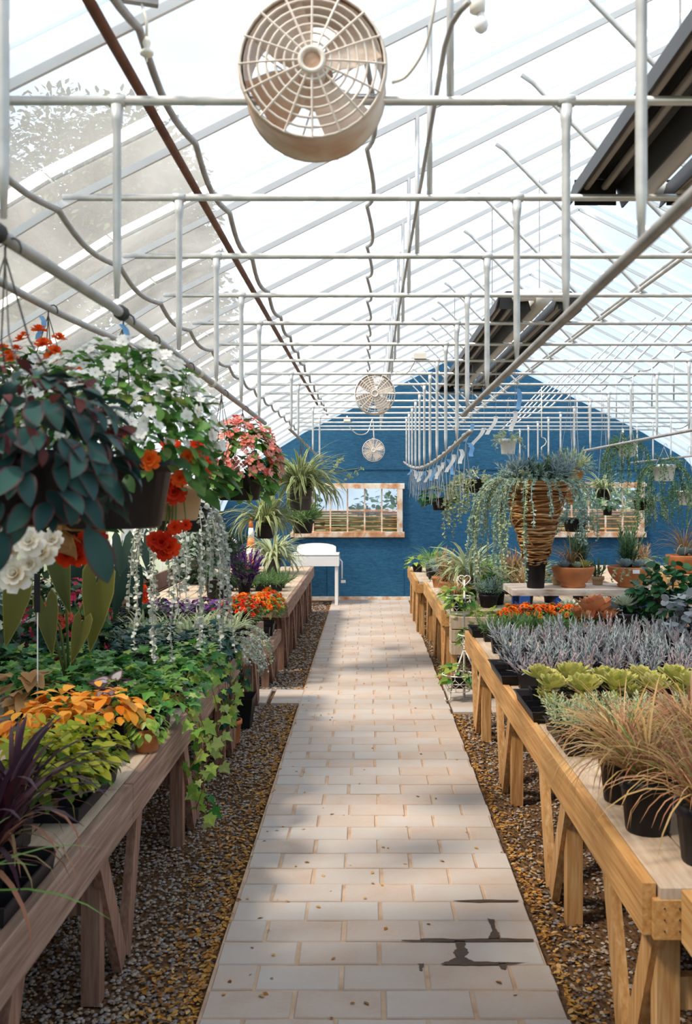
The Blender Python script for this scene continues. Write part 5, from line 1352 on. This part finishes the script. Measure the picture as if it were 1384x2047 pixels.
for k, (px, py, mt) in enumerate(((1035, 780, 'tagblue'), (1030, 825, 'tagwhite'), (968, 858, 'tagwhite'), (992, 835, 'tagwhite'), (945, 850, 'tagblue'))):
    q = P(px, py, 6.2 + .3 * k); t = thing('plastic_streamer', 'pale plastic ribbon tied to a wire above the wicker cone', 'ribbon', (q.x, q.y, TZ), 'plastic ribbons above the wicker cone')
    MB().tube([(0, 0, .012), (0, 0, q.z - TZ)], .0012, 4).build('wire', M['wire'], t); tagstrip(t, (0, 0, q.z - TZ + .01), .13, .03, mt, (R(-.09, .02), 0))
# shepherd hook
p = P(1083, 905, 9.0); t = thing('white_hook', 'white crook hook hanging behind the wicker cone', 'hook', (p.x, p.y, TZ))
zz = p.z - TZ
MB().tube([(0, 0, .012), (0, 0, zz + .14), (.03, 0, zz + .13), (.045, 0, zz + .10), (.03, 0, zz + .07), (0, 0, zz + .05), (0, 0, zz - .03)], .005, 6).build('hook_rod', M['wire_white'], t, True)

# ---- far right benches
def mix(label, x, y, kind, rt=.08, h=.12, z=BZ, s=1.0, pm='blackpot', grp=None):
    t = potted('potted_plant', label, x, y, rt, h, pm, z=z, group=grp)
    if kind == 'spider': spider(t, (0, 0, h), int(80 * s), (.3 * s, .5 * s), 'variegated', fat=1.5)
    elif kind == 'grass': bladeparts(t, 'leaf', ('bladeB', 'bladeA'), 'greenblade', tuft(90, (0, 0, h), .05, (.25 * s, .4 * s), (.05, .9), .9))
    elif kind == 'bronze': bladeparts(t, 'leaf', ('bladeB', 'bladeA'), 'bronzegrass', tuft(110, (0, 0, h), .05, (.22 * s, .38 * s), (.05, .9), .8))
    elif kind == 'lime': bush(t, 'heart', 'ivylime', dome(40, (.13 * s, .13 * s, .1 * s), (0, 0, h), (.06, .09), -.4, .7, .4))
    elif kind == 'green': bush(t, 'oval', 'impleaf', dome(60, (.15 * s, .15 * s, .14 * s), (0, 0, h + .04), (.05, .09), -.6, .6, .5))
    elif kind == 'blue': leaves(t, 'leaf', 'rosette', 'echblue', rosette(26, (0, 0, h + .02), .13 * s))
    elif kind == 'sedum': merged(t, 'foliage', 'sprig_flat', 'bluegreen', tuft(40, (0, 0, h), .07, (.1 * s, .16 * s), (0, 1.2)))
    elif kind == 'reed': merged(t, 'stems', 'sprig_fine', 'bronzegrass', tuft(26, (0, 0, h), .05, (.2 * s, .32 * s), (0, .4)))
    return t
mix('big pale spider plant spilling over the bench left of the wicker cone', .98, 9.6, 'spider', .10, .2, s=1.25)
mix('lime green leafy plant at the aisle corner nearest the blue wall', .66, 13.0, 'lime', .07, .1)
mix('dark green grass in a pot on the bench near the blue wall', .80, 12.3, 'grass', .08, .14)
mix('blue rosette in a terracotta pot on the pale bench', .80, 10.9, 'blue', .09, .12, pm='terracotta')
mix('orange-stemmed plant in a terracotta pot on the pale bench', .84, 10.3, 'reed', .08, .12, pm='terracotta')
mix('lime creeper in a tan pot at the front of the pale bench', .82, 9.2, 'lime', .08, .1, pm='tanpot')
mix('blue-grey sedum in a pot behind the lime leafy plant', .80, 11.9, 'sedum', .08, .1)
mix('bronze grass at the near end of the pale bench', .80, 8.95, 'bronze', .07, .12, s=.7)
mix('dark green grass behind the big pale spider plant', 1.25, 10.4, 'grass', .1, .16, s=1.1)
mix('feathery sedum on the pale bench below the trailing sedum', 1.1, 9.0, 'sedum', .09, .12)
kinds = ['green', 'bronze', 'sedum', 'blue', 'grass', 'reed', 'spider', 'green', 'sedum']
for k in range(10):
    mix('mixed foliage plant on the pale bench before the blue wall', 1.2 + .27 * (k % 4), 9.3 + .95 * (k // 4) + R(-.1, .1), kinds[k % 9], .08, .13, grp='foliage plants on the pale bench')
for k in range(18):
    mix('mixed foliage plant on the bench by the right film wall', 2.95 + .28 * (k % 4), 6.3 + 1.15 * (k // 4) + R(-.2, .2), kinds[(k * 2) % 9], .09, .14, grp='foliage plants by the right film wall', s=1.1)


# ---- white wire plant stand with ivy at the end of the succulent bench
t = thing('wire_plant_stand', 'white wire plant stand with tiered baskets at the end of the succulent bench', 'plant stand', (.80, 8.05, 0))
def wring(r_, z, c=(0, 0)): return [(c[0] + r_ * math.cos(a), c[1] + r_ * math.sin(a), z) for a in np.linspace(0, 2 * PI, 25)[:-1]]
for zz, r_, c in ((.10, .13, (-.06, 0)), (.42, .14, (.08, 0)), (.72, .12, (-.05, .03))):
    bk = MB().tube(wring(r_ * .7, zz, c), .005, 5, closed=True).build('basket', M['wire_white'], t, True)
    MB().tube(wring(r_, zz + .13, c), .006, 5, closed=True).build('basket_rim', M['wire_white'], bk, True)
    MB().tube(wring(r_ * .88, zz + .065, c), .004, 5, closed=True).build('basket_hoop', M['wire_white'], bk, True)
    for k in range(10):
        a0, a1 = 2 * PI * k / 10, 2 * PI * (k + .5) / 10
        f_ = lambda a, rr, z: (c[0] + rr * math.cos(a), c[1] + rr * math.sin(a), z)
        MB().tube([f_(a0, r_ * .7, zz), f_(a0, r_ * .8, zz + .035), f_(a1, r_ * .88, zz + .065), f_(a0, r_ * .95, zz + .10), f_(a0, r_, zz + .13)], .0035, 4).build('basket_wire', M['wire_white'], bk)
        MB().tube([f_(a0, r_ * .8, zz + .035), f_(a0 - PI / 10, r_ * .88, zz + .065), f_(a0, r_ * .95, zz + .10)], .0035, 4).build('basket_wire', M['wire_white'], bk)
MB().tube([(0, .12, 0), (0, .13, .5), (0, .12, .98)], .008, 6).build('upright', M['wire_white'], t, True)
h_ = [(.05 * 16 * math.sin(a) ** 3 / 16, .12, .98 + .05 * (13 * math.cos(a) - 5 * math.cos(2 * a) - 2 * math.cos(3 * a) - math.cos(4 * a)) / 16) for a in np.linspace(0, 2 * PI, 25)[:-1]]
MB().tube(h_, .005, 5, closed=True).build('heart_scroll', M['wire_white'], t, True)
for x in (-.14, .14):
    MB().tube([(0, .12, .42), (x * .7, .0, .2), (x, -.06, .03), (x * 1.2, -.08, .03), (x * 1.25, -.08, .055)], .007, 6).build('foot', M['wire_white'], t, True)
MB().tube([(0, .12, .5), (0, .2, .0)], .007, 6).build('foot', M['wire_white'], t, True)
for zz, c in ((.12, (-.06, 0)), (.44, (.08, 0)), (.74, (-.05, .03))):
    v_ = thing('ivy_plant', 'lime ivy growing in a basket of the white wire stand', 'potted plant', (.80 + c[0], 8.05 + c[1], zz), 'ivies in the wire stand')
    sqpot(v_, .11, .09); bush(v_, 'heart', 'ivylime', dome(30, (.13, .12, .10), (0, 0, .10), (.05, .085), -.8, .7, .4)); bush(v_, 'heart', 'ivy', dome(16, (.12, .12, .10), (0, 0, .10), (.05, .08), -.6, .7, .4))
# pale wooden planter box beside the stand
t = thing('planter_box', 'pale wooden planter box on legs behind the white wire stand', 'planter', (.93, 8.62, 0))
for z in (.36, .47, .58): MB().box((0, 0, z), (.42, .20, .10), 0, .004).build('slat', M['wood_top'], t)
for x in (-.18, .18): MB().box((x, -.02, .16), (.05, .05, .32)).build('leg', M['wood_leg'], t)
merged(t, 'foliage', 'heart', 'ivylime', patch(40, -.2, .2, -.1, .1, .66, .05, (.06, .09)))
# dark storage boards under the succulent bench
t = thing('storage_shelf', 'dark low plank shelf underneath the succulent bench', 'shelf', (1.35, 3.4, 0))
for k in range(3): MB().box((.15 * k, 1.7, .25), (.14, 3.4, .03)).build('plank', M['wood_legdark'], t)
for y in (.1, 1.7, 3.3): MB().box((.15, y, .1175), (.42, .06, .235)).build('support', M['wood_legdark'], t)
